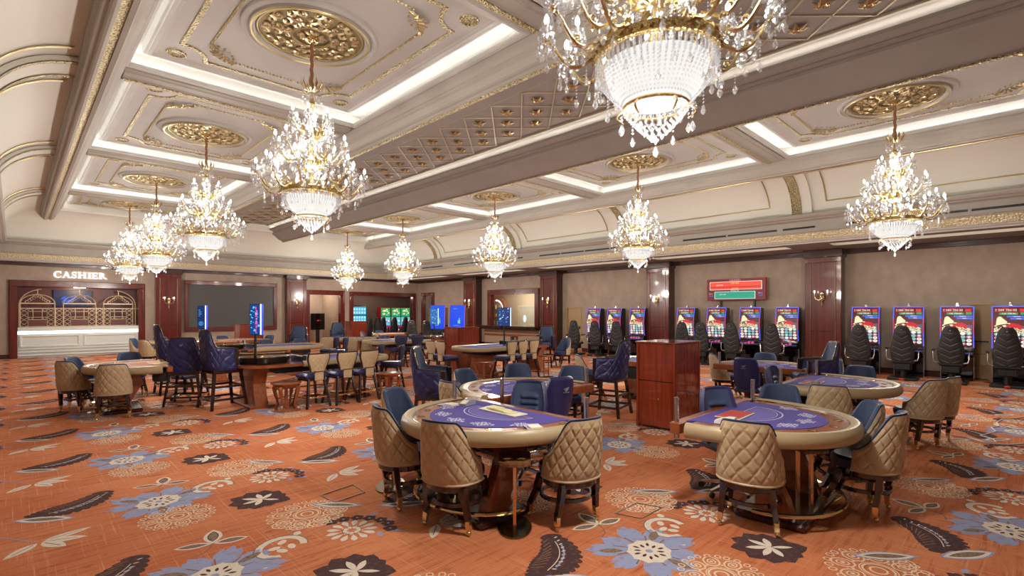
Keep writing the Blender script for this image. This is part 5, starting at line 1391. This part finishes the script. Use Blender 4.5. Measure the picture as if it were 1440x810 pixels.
# ================================================================ the big grey screen
t = thing('projection_screen', 'big dark grey projection screen in a mahogany frame on the back wall', 'screen', (0, YB, 0))
mb = MB(); mb.box(5.55,-.08,1.0,9.22,-.04,2.98); mb.build('screen_surface', SCREEN_G, t, 0)
mb = MB(); mb.box(5.41,-.13,.85,9.36,-.0,1.04,.012); mb.box(5.41,-.13,2.96,9.36,0,3.14,.012); mb.box(5.41,-.13,1.04,5.56,0,2.96,.012); mb.box(9.2,-.13,1.04,9.36,0,2.96,.012); mb.build('frame', MAHO, t, 0)
# ================================================================ rooms behind the openings
BR = mat('back_room_wall', (.22,.15,.12), .6)
mb = MB(); mb.box(10.6,29.2,0,13.1,29.3,3.4); mb.box(10.5,YB+T,0,10.75,29.3,3.4); mb.box(12.97,YB+T,0,13.1,29.3,3.4); struct(mb.build('wall_lobby', WALLP, None, 0))
mb = MB(); mb.box(13.1,30.4,0,19.8,30.5,3.4); mb.box(13.1,YB+T,0,13.2,30.4,3.4); mb.box(19.7,YB+T,0,19.8,30.4,3.4); struct(mb.build('wall_slot_room', BR, None, 0))
mb = MB(); mb.box(10.5,YB+T,3.2,19.8,30.5,3.3); struct(mb.build('ceiling_back_rooms', TAUPE, None, 0))
point_light('lobby_lamp', (11.9, 28.2, 2.9), 45, (1,.85,.7), .2); point_light('slot_room_lamp', (16, 28.6, 2.9), 30, (1,.75,.65), .3)
t = thing('lobby_monitor', 'black square monitor on the lobby wall seen through the left opening', 'monitor', (12.2, 28.05, .72))
mb = MB(); mb.box(-.40,0,0,.40,.08,.92,.01); mb.build('housing', BLACK_G, t, 0); mb = MB(); mb.ball((0,-.002,.52), .06, 8, 5, .8); mb.box(.12,-.004,.48,.16,0,.56); mb.build('red_emblem', emis('emblem_red', (.35,.01,.01), .8), t, 0)
mb = MB(); mb.box(-.1,.0,-.72,.1,.06,0); mb.build('stand', BLACK, t, 0)
def upright_slot():
    t = thing('upright_slot_machine', 'x', 'slot machine')
    mb = MB(); mb.box(-.36,0,0,.36,.5,2.05,.02); mb.build('cabinet', mat('red_cabinet', (.30,.015,.02), .3), t, 0)
    for z0, z1, cs in ((1.42,1.98,(E_GRN,E_YEL,E_CY)), (.86,1.38,(E_CY,E_BLU,E_W))):
        mb = MB(); mb.box(-.32,-.02,z0,.32,0,z1); s_ = mb.build('screen', cs[0], t, 0)
        rr = random.Random(int(z0*10))
        for m in cs[1:]:
            mb = MB()
            for k in range(9): x, z = rr.uniform(-.28,.18), rr.uniform(z0+.03, z1-.12); mb.box(x,-.03,z,x+.10,-.021,z+.08)
            mb.build('screen_graphics', m, s_, 0)
    mb = MB(); mb.box(-.36,-.18,.74,.36,0,.82,.01); mb.build('button_deck', emis('deck_magenta', (.35,.03,.20), 1), t, 0)
    return t
US = upright_slot()
for x, lb in ((17.05,'left of three red slot machines with green screens in the back room'),(17.80,'middle of three red slot machines in the back room'),(18.52,'right of three red slot machines in the back room, cut by the door frame')):
    place(US, (x, 29.0, 0), 0, lb, 'red slot machines in the back room')
t = thing('cyan_slot_machine', 'slot machine with pale cyan screens in the back room', 'slot machine', (15.0, 28.6, 0))
mb = MB(); mb.box(-.5,0,0,.5,.5,2.1,.02); mb.build('cabinet', BLACK, t, 0)
for z0, z1 in ((1.56,2.04),(1.06,1.5)):
    mb = MB(); mb.box(-.45,-.02,z0,.45,0,z1); s_ = mb.build('screen', emis('screen_pale_cyan', (.06,.34,.55), .7), t, 0)
    mb = MB()
    for i in range(5):
        for j in range(2): mb.box(-.38+.17*i,-.03,z0+.06+.2*j,-.28+.17*i,-.021,z0+.19+.2*j)
    mb.build('screen_graphics', emis('screen_ice', (.35,.65,.8), .8), s_, 0)
# ================================================================ bar
mb = MB(); mb.box(20.6,15.6,0,20.7,23.4,3.2); mb.box(XR+T,15.5,0,20.7,15.6,3.2); mb.box(XR+T,23.3,0,20.7,23.4,3.2); struct(mb.build('wall_bar', mat('bar_wall', (.50,.43,.33), .7), None, 0))
mb = MB(); mb.box(XR+T,15.5,3.1,20.7,23.4,3.2); struct(mb.build('ceiling_bar', PLASTER, None, 0))
point_light('bar_lamp', (19.2, 19.5, 2.8), 60, (1,.88,.7), .25)
t = thing('bar_counter', 'bar counter with a dark top and beige front in the wall opening', 'counter', (0, 0, 0))
mb = MB(); mb.box(16.75,15.65,.97,17.69,19.75,1.06,.015); mb.box(17.68,16.5,.97,17.95,19.55,1.06); mb.build('countertop', ESPRESSO, t, 0)
mb = MB(); mb.box(16.85,15.7,.92,17.68,19.65,.97,.01); mb.box(16.95,15.75,.88,17.68,19.6,.93); mb.build('top_moulding', ESPRESSO, t, 0)
mb = MB(); mb.box(17.2,15.8,0,17.69,19.55,.90); mb.build('front', mat('bar_front', (.40,.29,.20), .5), t, 0)
for z, m in ((.72,WALNUT),(.55,WOOD_T),(.10,MAHO_D)): mb = MB(); mb.box(17.15,15.8,z,17.21,19.55,z+.10,.01); mb.build('front_moulding', m, t, 0)
t = thing('bottle_niche', 'arched lit shelf niche on the wall behind the bar', 'shelf', (20.58, 22.05, 0), R(-90))
A_ = [(-.75,.95)] + [(-.75*math.cos(R(a)), 1.95+.70*math.sin(R(a))) for a in range(0, 181, 12)] + [(.75,.95)]
mb = MB(); mb.add([(x,-.01,z) for x, z in A_] + [(x*.80,-.01,.95+(z-.95)*.88) for x, z in A_] + [(x,-.30,z) for x, z in A_] + [(x*.80,-.30,.95+(z-.95)*.88) for x, z in A_], [f for i in range(len(A_)-1) for n in (len(A_),) for f in ((2*n+i, 2*n+i+1, 3*n+i+1, 3*n+i), (i, 2*n+i, 2*n+i+1, i+1), (n+i, n+i+1, 3*n+i+1, 3*n+i))]); mb.build('arch_surround', mat('copper_arch', (.42,.20,.12), .4), t, 0)
mb = MB(); mb.tube([(x*.76,-.25,.95+(z-.95)*.85) for x, z in A_[8:]], .035, 6); mb.build('light_strip', emis('niche_light', (1,.90,.78), 2.5), t)
for z in (1.0, 1.42, 1.88): mb = MB(); mb.box(-.6,-.28,z-.02,.6,-.02,z,.004); mb.build('shelf', MAHO_D, t, 0)
BC_ = [mat('bottle_amber', (.42,.16,.03), .12, coat=.5), mat('bottle_clear', (.72,.75,.74), .1), mat('bottle_green', (.05,.16,.07), .12), mat('bottle_gold', (.62,.45,.15), .2)]
NB = 0
for zi, z in enumerate((1.0, 1.42, 1.88)):
    for k in range(7 if zi < 2 else 5):
        x = -.48+.16*k if zi < 2 else -.36+.18*k
        o = MB().lathe([(.001,0),(.042,0),(.045,.02),(.045,.15),(.035,.19),(.015,.21),(.014,.28),(.001,.28)], 10).mesh('bottle', BC_[(k*3+zi) % 4])
        b_ = put('bottle', o, None, (20.58-.15, 22.05-x, z)); sh = ('bottom','middle','top')[zi]
        cn = ('amber','clear','green','gold')[(k*3+zi) % 4]; pos = ('leftmost','second','third','fourth','fifth','sixth','seventh')[k]
        tag(b_, '%s %s bottle%s on the %s shelf of the lit bar niche' % (pos, cn, '' if k == 0 else ' from the left', sh), 'bottle', 'liquor bottles in the bar niche')
mb = MB(); mb.box(20.52, 19.25, 0, 20.58, 20.35, 1.98); d = struct(mb.build('door_3', SAGE, None, 0))
mb = MB(); mb.box(20.49, 19.13, 0, 20.6, 19.25, 1.98); mb.box(20.49, 20.35, 0, 20.6, 20.47, 1.98); mb.box(20.49, 19.13, 1.98, 20.6, 20.47, 2.10); mb.build('door_frame', SAGE, d, 0)
mb = MB(); mb.lathe([(.001,.012),(.15,.012),(.18,0)], 22, T=Matrix.Translation((20.515,19.93,1.35)) @ Matrix.Rotation(R(-90), 4, 'Y') @ Matrix.Diagonal((1.15,.72,1,1))); mb.build('oval_window', emis('porthole_light', (.75,.82,.80), .6), d)
mb = MB(); mb.ball((20.5,19.35,1.0), .03, 8, 5); mb.build('door_handle', CHROME, d)
# ================================================================ the tables and who sits round them
G1 = 'tan barrel chairs round the card tables'; G2 = 'navy dealer chairs'; G3 = 'tall navy wing stools'; G4 = 'tan-backed bar stools at the roulette tables'
def barrel(x, y, tx, ty, label, sc_=None): return place(BC, (x, y, 0), face(x, y, tx, ty), label, G1, sc_)
def dealer(x, y, tx, ty, label): return place(DC, (x, y, 0), face(x, y, tx, ty), label, G2)
def stool(x, y, tx, ty, label, lift=0): return place(HS, (x, y, 0), face(x, y, tx, ty), label, G3, (1, 1, 1+lift/.62 if 0 else 1+lift))
def bars(x, y, tx, ty, label): return place(BSN if 'navy' in label or 'dark' in label else BS, (x, y, 0), face(x, y, tx, ty), label, 'navy-backed bar stools at the roulette tables' if 'navy' in label or 'dark' in label else G4)
# --- table 1: front centre.  Its dealer side faces +X
T1 = card_table(); place(T1, (3.46, 3.52, 0), R(-92), 'purple card table in the front centre with a tan padded rim', 'purple D-shaped card tables')
T2 = copy_tree(T1, (4.90, 2.05, 0), R(1), 'purple card table at front right, beside the mahogany podium')
T3 = copy_tree(T1, (4.60, 4.22, 0), R(176), 'purple card table behind the front centre one, its wooden dealer side toward the viewer')
T4 = copy_tree(T1, (7.95, 2.22, 0), R(1), 'purple card table behind the front right one, near the right edge')
T5 = copy_tree(T1, (9.30, 3.34, 0), R(92), 'purple card table in the middle distance before the slot machines', scale=(.86, .95, 1))
T7 = copy_tree(T1, (8.55, 5.30, 0), R(92), 'purple card table mostly hidden behind the mahogany podium')
T6 = card_table(FELT_PINK, 'card_table'); T6.location = (1.90, 11.30, 0); T6.rotation_euler = (0, 0, R(-95)); T6['label'] = 'salmon felt card table on the left, before the cashier counter'
T8 = copy_tree(T6, (3.98, 19.3, 0), R(-80), 'distant salmon card table beside the right end of the cashier counter')
for x, y, lb in ((3.40,4.36,'steel chip post at the far corner of the front centre table'),(3.52,2.68,'steel chip post at the right corner of the front centre table'),
    (4.08,2.14,'steel chip post at the left corner of the front right table, before the podium'),(5.74,2.12,'steel chip post at the far corner of the front right table'),
    (3.86,4.10,'steel chip post on the left corner of the second centre table'),(5.36,4.07,'steel chip post on the right corner of the second centre table'),
    (7.12,2.28,'steel chip post at the left corner of the rear right table'),(8.78,2.30,'steel chip post at the right corner of the rear right table'),
    (9.20,3.98,'steel chip post at the left corner of the table before the slot machines'),(8.45,5.0,'steel chip post between the wing stool and podium')):
    post((x, y), lb)
# chairs of table 1
barrel(2.56, 4.04, 3.56, 3.79, 'tan quilted barrel chair at the left of the front centre table')
barrel(2.57, 3.30, 3.57, 3.61, 'tan quilted barrel chair nearest the viewer at the front centre table')
barrel(3.31, 2.70, 3.50, 3.70, 'tan quilted barrel chair right of the cup stand at the front centre table')
barrel(3.05, 4.72, 3.45, 3.7, 'barrel chair with navy inside showing at the far left of the front centre table')
dealer(3.82, 3.70, 3.0, 3.2, 'navy dealer chair with a ribbed pad behind the front centre table')
# chairs of table 2
barrel(4.28, 1.60, 5.28, 1.80, 'tan quilted barrel chair at the near left of the front right table')
barrel(5.32, 1.0, 5.35, 2.0, 'tan quilted barrel chair at the near right end of the front right table')
barrel(5.66, 1.22, 5.2, 2.0, 'barrel chair tucked behind the tan one at the end of the front right table')
barrel(6.12, 1.98, 5.2, 1.75, 'barrel chair with wide navy back on the far side of the front right table')
dealer(4.90, 2.02, 4.4, 1.2, 'navy dealer chair with a ribbed pad behind the front right table')
# table 3
dealer(4.56, 4.02, 4.75, 4.9, 'navy dealer chair showing its back before the second centre table')
barrel(4.0, 4.98, 4.9, 4.85, 'barrel chair seen side-on at the left end of the second centre table')
barrel(4.72, 5.62, 4.8, 4.6, 'barrel chair with navy inside at the far left of the second centre table')
barrel(5.72, 5.68, 4.9, 4.6, 'barrel chair with wide navy back beyond the second centre table')
barrel(6.02, 4.92, 5.0, 4.6, 'barrel chair with navy back at the far right of the second centre table')
stool(4.13, 5.68, 4.98, 4.76, 'tall navy wing stool left of the second centre table')
# table 4
barrel(6.92, 1.68, 7.9, 1.9, 'tan quilted barrel chair between the two right-hand tables')
barrel(8.37, 1.02, 8.8, 2.0, 'tan quilted barrel chair at the near end of the rear right table')
barrel(8.78, .92, 9.0, 2.0, 'barrel chair half hidden at the right end of the rear right table')
barrel(9.20, 1.85, 8.1, 1.8, 'barrel chair with navy back beyond the rear right table')
dealer(7.52, 2.30, 7.6, 1.2, 'navy dealer chair with a ribbed pad behind the rear right table')
# table 5
dealer(8.72, 3.26, 9.8, 3.3, 'navy dealer chair showing its back before the middle distance table')
barrel(10.2, 4.32, 10.9, 3.3, 'barrel chair in profile at the left end of the middle distance table')
barrel(10.75, 3.75, 9.7, 3.5, 'barrel chair with navy back beyond the middle distance table')
stool(9.22, 2.46, 8.7, 3.3, 'navy wing stool right of the middle distance table, before the pilaster')
barrel(10.35, 2.55, 9.2, 2.7, 'navy and tan barrel chair in profile right of the wing stool')
# table 7
stool(7.25, 5.05, 7.0, 6.2, 'tall navy wing stool with dark legs left of the mahogany podium')
barrel(8.05, 6.05, 8.9, 5.2, 'barrel chair in profile behind the tall stool left of the podium')
# table 6
barrel(.78, 11.70, 1.5, 12.2, 'tan quilted barrel chair at the left end of the salmon table')
barrel(1.17, 10.55, 1.35, 11.6, 'tan quilted barrel chair nearest the viewer at the salmon table')
barrel(.92, 12.25, 1.8, 11.6, 'barrel chair with navy inside at the far left of the salmon table')
barrel(1.72, 12.95, 1.8, 11.6, 'barrel chair with wide navy back beyond the salmon table')
dealer(2.42, 11.75, 1.4, 11.3, 'navy dealer chair behind the salmon table')
# table 8 and the others along the cashier end
barrel(2.85, 19.7, 3.7, 19.2, 'distant tan barrel chair left of the cashier-side card table'); barrel(2.95, 18.8, 3.7, 19.2, 'distant tan barrel chair at the near side of the cashier-side card table')
barrel(3.55, 20.5, 3.6, 19.3, 'distant navy chair back beyond the cashier-side card table'); barrel(3.62, 18.2, 3.7, 19.2, 'distant tan barrel chair right of the cashier-side card table')
# tall stools in front of the left roulette
stool(2.72, 10.35, 3.8, 10.5, 'tall navy wing stool with dark trestle legs, nearest on the left side', .12)
stool(2.35, 11.20, 3.3, 13.0, 'navy wing stool seen from behind, second of the three grouped left ones')
stool(2.45, 12.9, 3.6, 12.9, 'tall navy wing stool farthest left of the three grouped ones', .16)
# --- roulette tables
R1 = roulette_table(); place(R1, (2.95, 9.62, 0), 0, 'roulette table left of centre, with a glass-guarded wheel and purple felt', 'roulette tables')
R2 = copy_tree(R1, (11.25, 11.05, 0), math.pi, 'roulette table in the centre distance behind tan bar stools')
R3 = copy_tree(R1, (7.35, 14.2, 0), 0, 'far roulette table between the centre podium and the back wall')
R3.rotation_euler = (0, 0, R(180)); R3.location = (10.95, 15.4, 0)
R4 = copy_tree(R1, (3.45, 14.0, 0), 0, 'roulette table behind the left one, before the grey screen')
for i, (x, y, lb) in enumerate([(3.92,9.28,'leftmost of three tan-backed bar stools at the left roulette table'),(4.47,9.28,'middle of three tan-backed bar stools at the left roulette table'),(4.93,9.28,'right one of three tan-backed bar stools at the left roulette table'),
    (8.95,9.40,'left of three tan-backed bar stools at the centre roulette table'),(9.36,9.40,'middle of three tan-backed bar stools at the centre roulette table'),(9.76,9.40,'right of three tan-backed bar stools at the centre roulette table')]):
    bars(x, y, x-.15, y+1, lb)
bars(7.95, 10.9, 9, 11.0, 'tan-backed bar stool at the left end of the centre roulette table, far one'); bars(7.92, 10.42, 9, 10.4, 'tan-backed bar stool at the left end of the centre roulette table, near one')
bars(6.10, 10.12, 5.1, 11.1, 'navy bar stool in profile at the right end of the left roulette table, near one'); bars(5.97, 10.78, 4.97, 11.8, 'navy bar stool in profile at the right end of the left roulette table, far one')
bars(6.75, 14.75, 5.75, 15.7, 'navy bar stool edge-on at the right end of the rear left roulette table, left one'); bars(6.80, 14.25, 5.8, 15.2, 'navy bar stool edge-on at the right end of the rear left roulette table, right one')
# side tables, cup stands, podiums
for x, y, lb in ((3.45,9.25,'round carved side table before the left roulette wheel'),(5.50,9.22,'round carved side table right of the three left bar stools'),(8.45,9.62,'round carved side table before the centre roulette table')):
    place(ST, (x, y, 0), 0, lb, 'round mahogany side tables')
for x, y, rz, lb in ((2.90,2.93,225,'brass cup-holder stand before the front centre table'),(4.98,1.40,230,'brass cup-holder stand before the front right table'),(2.70,4.50,45,'brass cup-holder stand behind the left chair of the front centre table'),
    (1.10,11.35,10,'brass cup-holder stand left of the salmon table'),(7.65,1.50,0,'brass cup-holder stand before the rear right table'),(10.15,9.05,0,'brass cup-holder stand right of the centre bar stools')):
    place(CS, (x, y, 0), R(rz), lb, 'brass cup-holder stands')
for x, y, lb in ((6.82,3.60,'polished mahogany podium in the centre right foreground'),(9.08,11.5,'mahogany podium in the centre distance before the bar'),(5.8,19.9,'mahogany podium below the big grey screen'),(11.3,22.3,'small distant mahogany podium before the slot room opening')):
    place(PO, (x, y, 0), 0, lb, 'mahogany podiums')
# things on the tables
tray((3.30,3.50), R(88), 'cream board with yellow cards on the front centre table')
tray((4.72,1.90), R(2), 'cream tray with red compartments on the front right table', 'red')
tray((4.95,4.32), R(-4), 'cream board on the second centre table'); tray((7.6,2.05), R(2), 'cream tray with red compartments on the rear right table', 'red')
tray((2.0,11.15), R(20), 'cream board on the salmon table')
shoe((3.30,4.02), R(100), 'clear card shoe at the far corner of the front centre table', mat('clear_grey', (.35,.35,.42), .2)); shoe((4.32,1.82), R(10), 'white card shoe on the front right table', mat('white_plastic', (.78,.78,.75), .3))
shoe((5.30,4.4), R(180), 'black card shoe on the second centre table', BLACK); shoe((7.35,1.98), R(0), 'grey card shoe on the rear right table', mat('grey_plastic', (.3,.3,.32), .3))
def plate(loc, label):
    t = thing('discard_tray', label, 'tray', (loc[0], loc[1], .7985), R(loc[2]))
    mb = MB(); mb.box(-.11,-.07,0,.11,.07,.006,.002); mb.build('base', mat('pale_acrylic', (.45,.42,.62), .3), t, 0)
    mb = MB(); mb.box(-.09,-.05,.006,.02,.05,.020,.002); mb.build('card_stack', PAPER, t, 0)
plate((3.16,4.14,95), 'flat card plate left of the cream board, front centre table'); plate((4.20,1.62,5), 'flat grey card plate at the left end of the front right table')
plate((3.05,2.86,60), 'small card plate near the right chair of the front centre table')
# display totems
totem((3.16,9.95), R(-38), 'slim blue display with magenta graphics on a pole by the left roulette wheel', .19, .57, 1.32, 1)
totem((3.12,13.5), R(-38), 'slim dark blue display above the tall stools, left of the grey screen', .17, .55, 1.34, 0, 0)
totem((9.78,10.30), R(-52), 'slim blue display over the centre roulette table, before the sconce pilaster', .36, .52, 1.34, 2)
totem((11.5,16.0), R(-48), 'light blue display in front of the far niche, left of blue slot screens', .30, .62, 1.25, 3, 0)
def blue_slot(loc, rz, label):
    t = thing('blue_slot_machine', label, 'slot machine', (*loc, 0), rz, 'slot machines with blue screens by the far pilaster')
    mb = MB(); mb.slab([(.30,0),(.30,1.90),(.05,1.92),(.0,1.6),(.0,1.1),(-.12,.9),(-.12,.8),(0,.7),(0,0)], 'x', -.33, .33); mb.build('cabinet', BLACK_G, t, 40)
    f = lambda u, v: ((u-.5)*.62, -.01-.05*math.sin(math.pi*v)-.02+.06*v, .95+1.05*v)
    mb = MB(); mb.grid(f, 1, 12); s_ = mb.build('curved_screen', emis('screen_royal_blue', (.01,.07,.75), .6), t)
    mb = MB()
    for u0, v0, u1, v1 in ((.55,.30,.72,.42),(.62,.36,.70,.50),(.25,.22,.60,.235),(.2,.86,.5,.875)): mb.grid(lambda a, b: tuple(np.add(f(u0+(u1-u0)*a, v0+(v1-v0)*b), (0,-.004,0))), 1, 3)
    mb.build('screen_graphics', E_CY, s_, 0)
    mb = MB(); mb.tube([np.add(f(1, k/10), (.012,0,0)) for k in range(11)], .014, 5); mb.build('edge_light', E_EDGE_R, t)
blue_slot((12.45,17.08), R(-58), 'slot machine with plain blue screen, left of the pair above the far podium'); blue_slot((12.80,16.22), R(-58), 'slot machine with plain blue screen, right of the pair above the far podium')
# chairs farther off, each with its own place
far = [(5.35,15.75,'distant navy-backed barrel chair beyond the rear left roulette table, left one'),(6.35,15.75,'distant navy-backed barrel chair beyond the rear left roulette table, right one')]
for x, y, lb in far: barrel(x, y, x, y-1, lb)
for x, y, lb in ((7.62,16.75,'leftmost of three distant tan barrel chair backs above the left bar stools'),(8.22,16.25,'middle of three distant tan barrel chair backs above the left bar stools'),(8.72,15.95,'rightmost of three distant tan barrel chair backs above the left bar stools')): barrel(x, y, x+.5, y+1, lb)
T11 = copy_tree(T1, (8.95, 17.7, 0), R(-30), 'distant purple card table before the three tan chair backs')
T11['group'] = 'purple D-shaped card tables'
stool(6.85, 17.3, 6.1, 15.9, 'distant navy lounge stool facing the viewer right of the grey screen')
stool(9.9, 20.8, 9.2, 19.4, 'distant navy lounge stool facing the viewer left of the slot room opening')
stool(12.1, 10.85, 11.2, 10.4, 'navy wing stool in front of the pilaster left of the ochre door'); barrel(12.35, 10.35, 11.4, 10.4, 'tan barrel chair beside the wing stool near the ochre door', )
barrel(10.1, 12.7, 10.0, 13.9, 'navy chair back right of the distant podium')
for k, (x, y, lb) in enumerate([(9.35,15.8,'navy-backed chair at the far roulette table, leftmost'),(9.95,15.8,'navy-backed chair at the far roulette table, middle'),(10.55,15.8,'navy-backed chair at the far roulette table, rightmost')]): barrel(x, y, x, y-1, lb)
for k, (x, y, lb) in enumerate([(8.55,13.85,'dark bar stool before the far roulette table, left'),(9.15,13.85,'dark bar stool before the far roulette table, right')]): bars(x, y, x, y+1, lb)
for k, (x, y, a, lb) in enumerate([(14.6,26.9,.3,'black slot chair in the back room, far left'),(15.6,27.5,-.4,'black slot chair in the back room, second from left'),(16.2,28.1,.2,'black slot chair in the back room, centre'),(16.95,28.0,0,'black slot chair before the left red slot machine'),(17.75,28.0,0,'black slot chair before the middle red slot machine')]):
    place(SCH, (x, y, 0), a, lb, 'black chairs in the back room')
place(SCH, (12.3,18.6,0), R(-60), 'black slot chair silhouetted left of the light blue display'); place(SCH, (11.78,16.7,0), R(-70), 'black slot chair before the left blue slot screen')
# second row of distant card tables in front of the screen and openings
T9 = copy_tree(T6, (5.4,18.3,0), R(180), 'distant salmon card table before the grey screen podium')
T10 = copy_tree(T6, (11.6,18.9,0), R(180), 'distant salmon card table before the slot room opening')
for x, y, tx, ty, lb in ((4.5,18.7,5.4,18.4,'distant barrel chair left of the card table below the grey screen'),(5.2,19.5,5.4,18.4,'distant navy chair back beyond the card table below the grey screen'),(6.35,18.9,5.4,18.4,'distant barrel chair right of the card table below the grey screen'),
    (10.7,19.7,11.6,19,'distant barrel chair left of the card table before the slot room'),(11.6,20.1,11.6,19,'distant navy chair back beyond the card table before the slot room'),(12.7,19.5,11.6,19,'distant barrel chair right of the card table before the slot room')): barrel(x, y, tx, ty, lb)
# floor outlets and the white cable on the carpet
for P, lb in (([(2.08,4.72),(2.44,4.78),(2.42,4.50),(2.10,4.46)], 'grey outlined floor outlet hatch left of the front centre table'), ([(3.72,2.52),(4.06,2.52),(4.12,2.30),(3.78,2.30)], 'grey outlined floor outlet hatch between the two front tables')):
    mb = MB(); n = 4
    for i in range(4): a, b = P[i], P[(i+1) % 4]; mb.bar((*a, .004), (*b, .004), .010, .006)
    tag(mb.build('floor_outlet', mat('hatch_metal', (.20,.16,.12), .4, .5), None, 0), lb, 'floor outlet')
import itertools
cp = [(9.85,1.0),(9.7,.93),(9.45,.85),(9.40,.72),(9.43,.60),(9.30,.48),(9.35,.33),(9.55,.36),(9.7,.50),(9.95,.42),(10.2,.36),(10.5,.42),(10.7,.34),(11.0,.38),(11.38,.33),(11.7,.16),(12.0,.05)]
mb = MB(); mb.tube([(x, y, .009) for x, y in cp], .008, 6); tag(mb.build('cable', WHITE_CABLE), 'white cable lying loose on the carpet at the right', 'cable')
mb = MB(); mb.tube([(9.38,.62,.009),(9.2,.42,.009),(9.28,.22,.009),(9.5,.08,.009),(9.6,-.1,.009)], .008, 6); tag(mb.build('cable', WHITE_CABLE), 'short curled white cable branching off on the carpet at the right edge', 'cable')
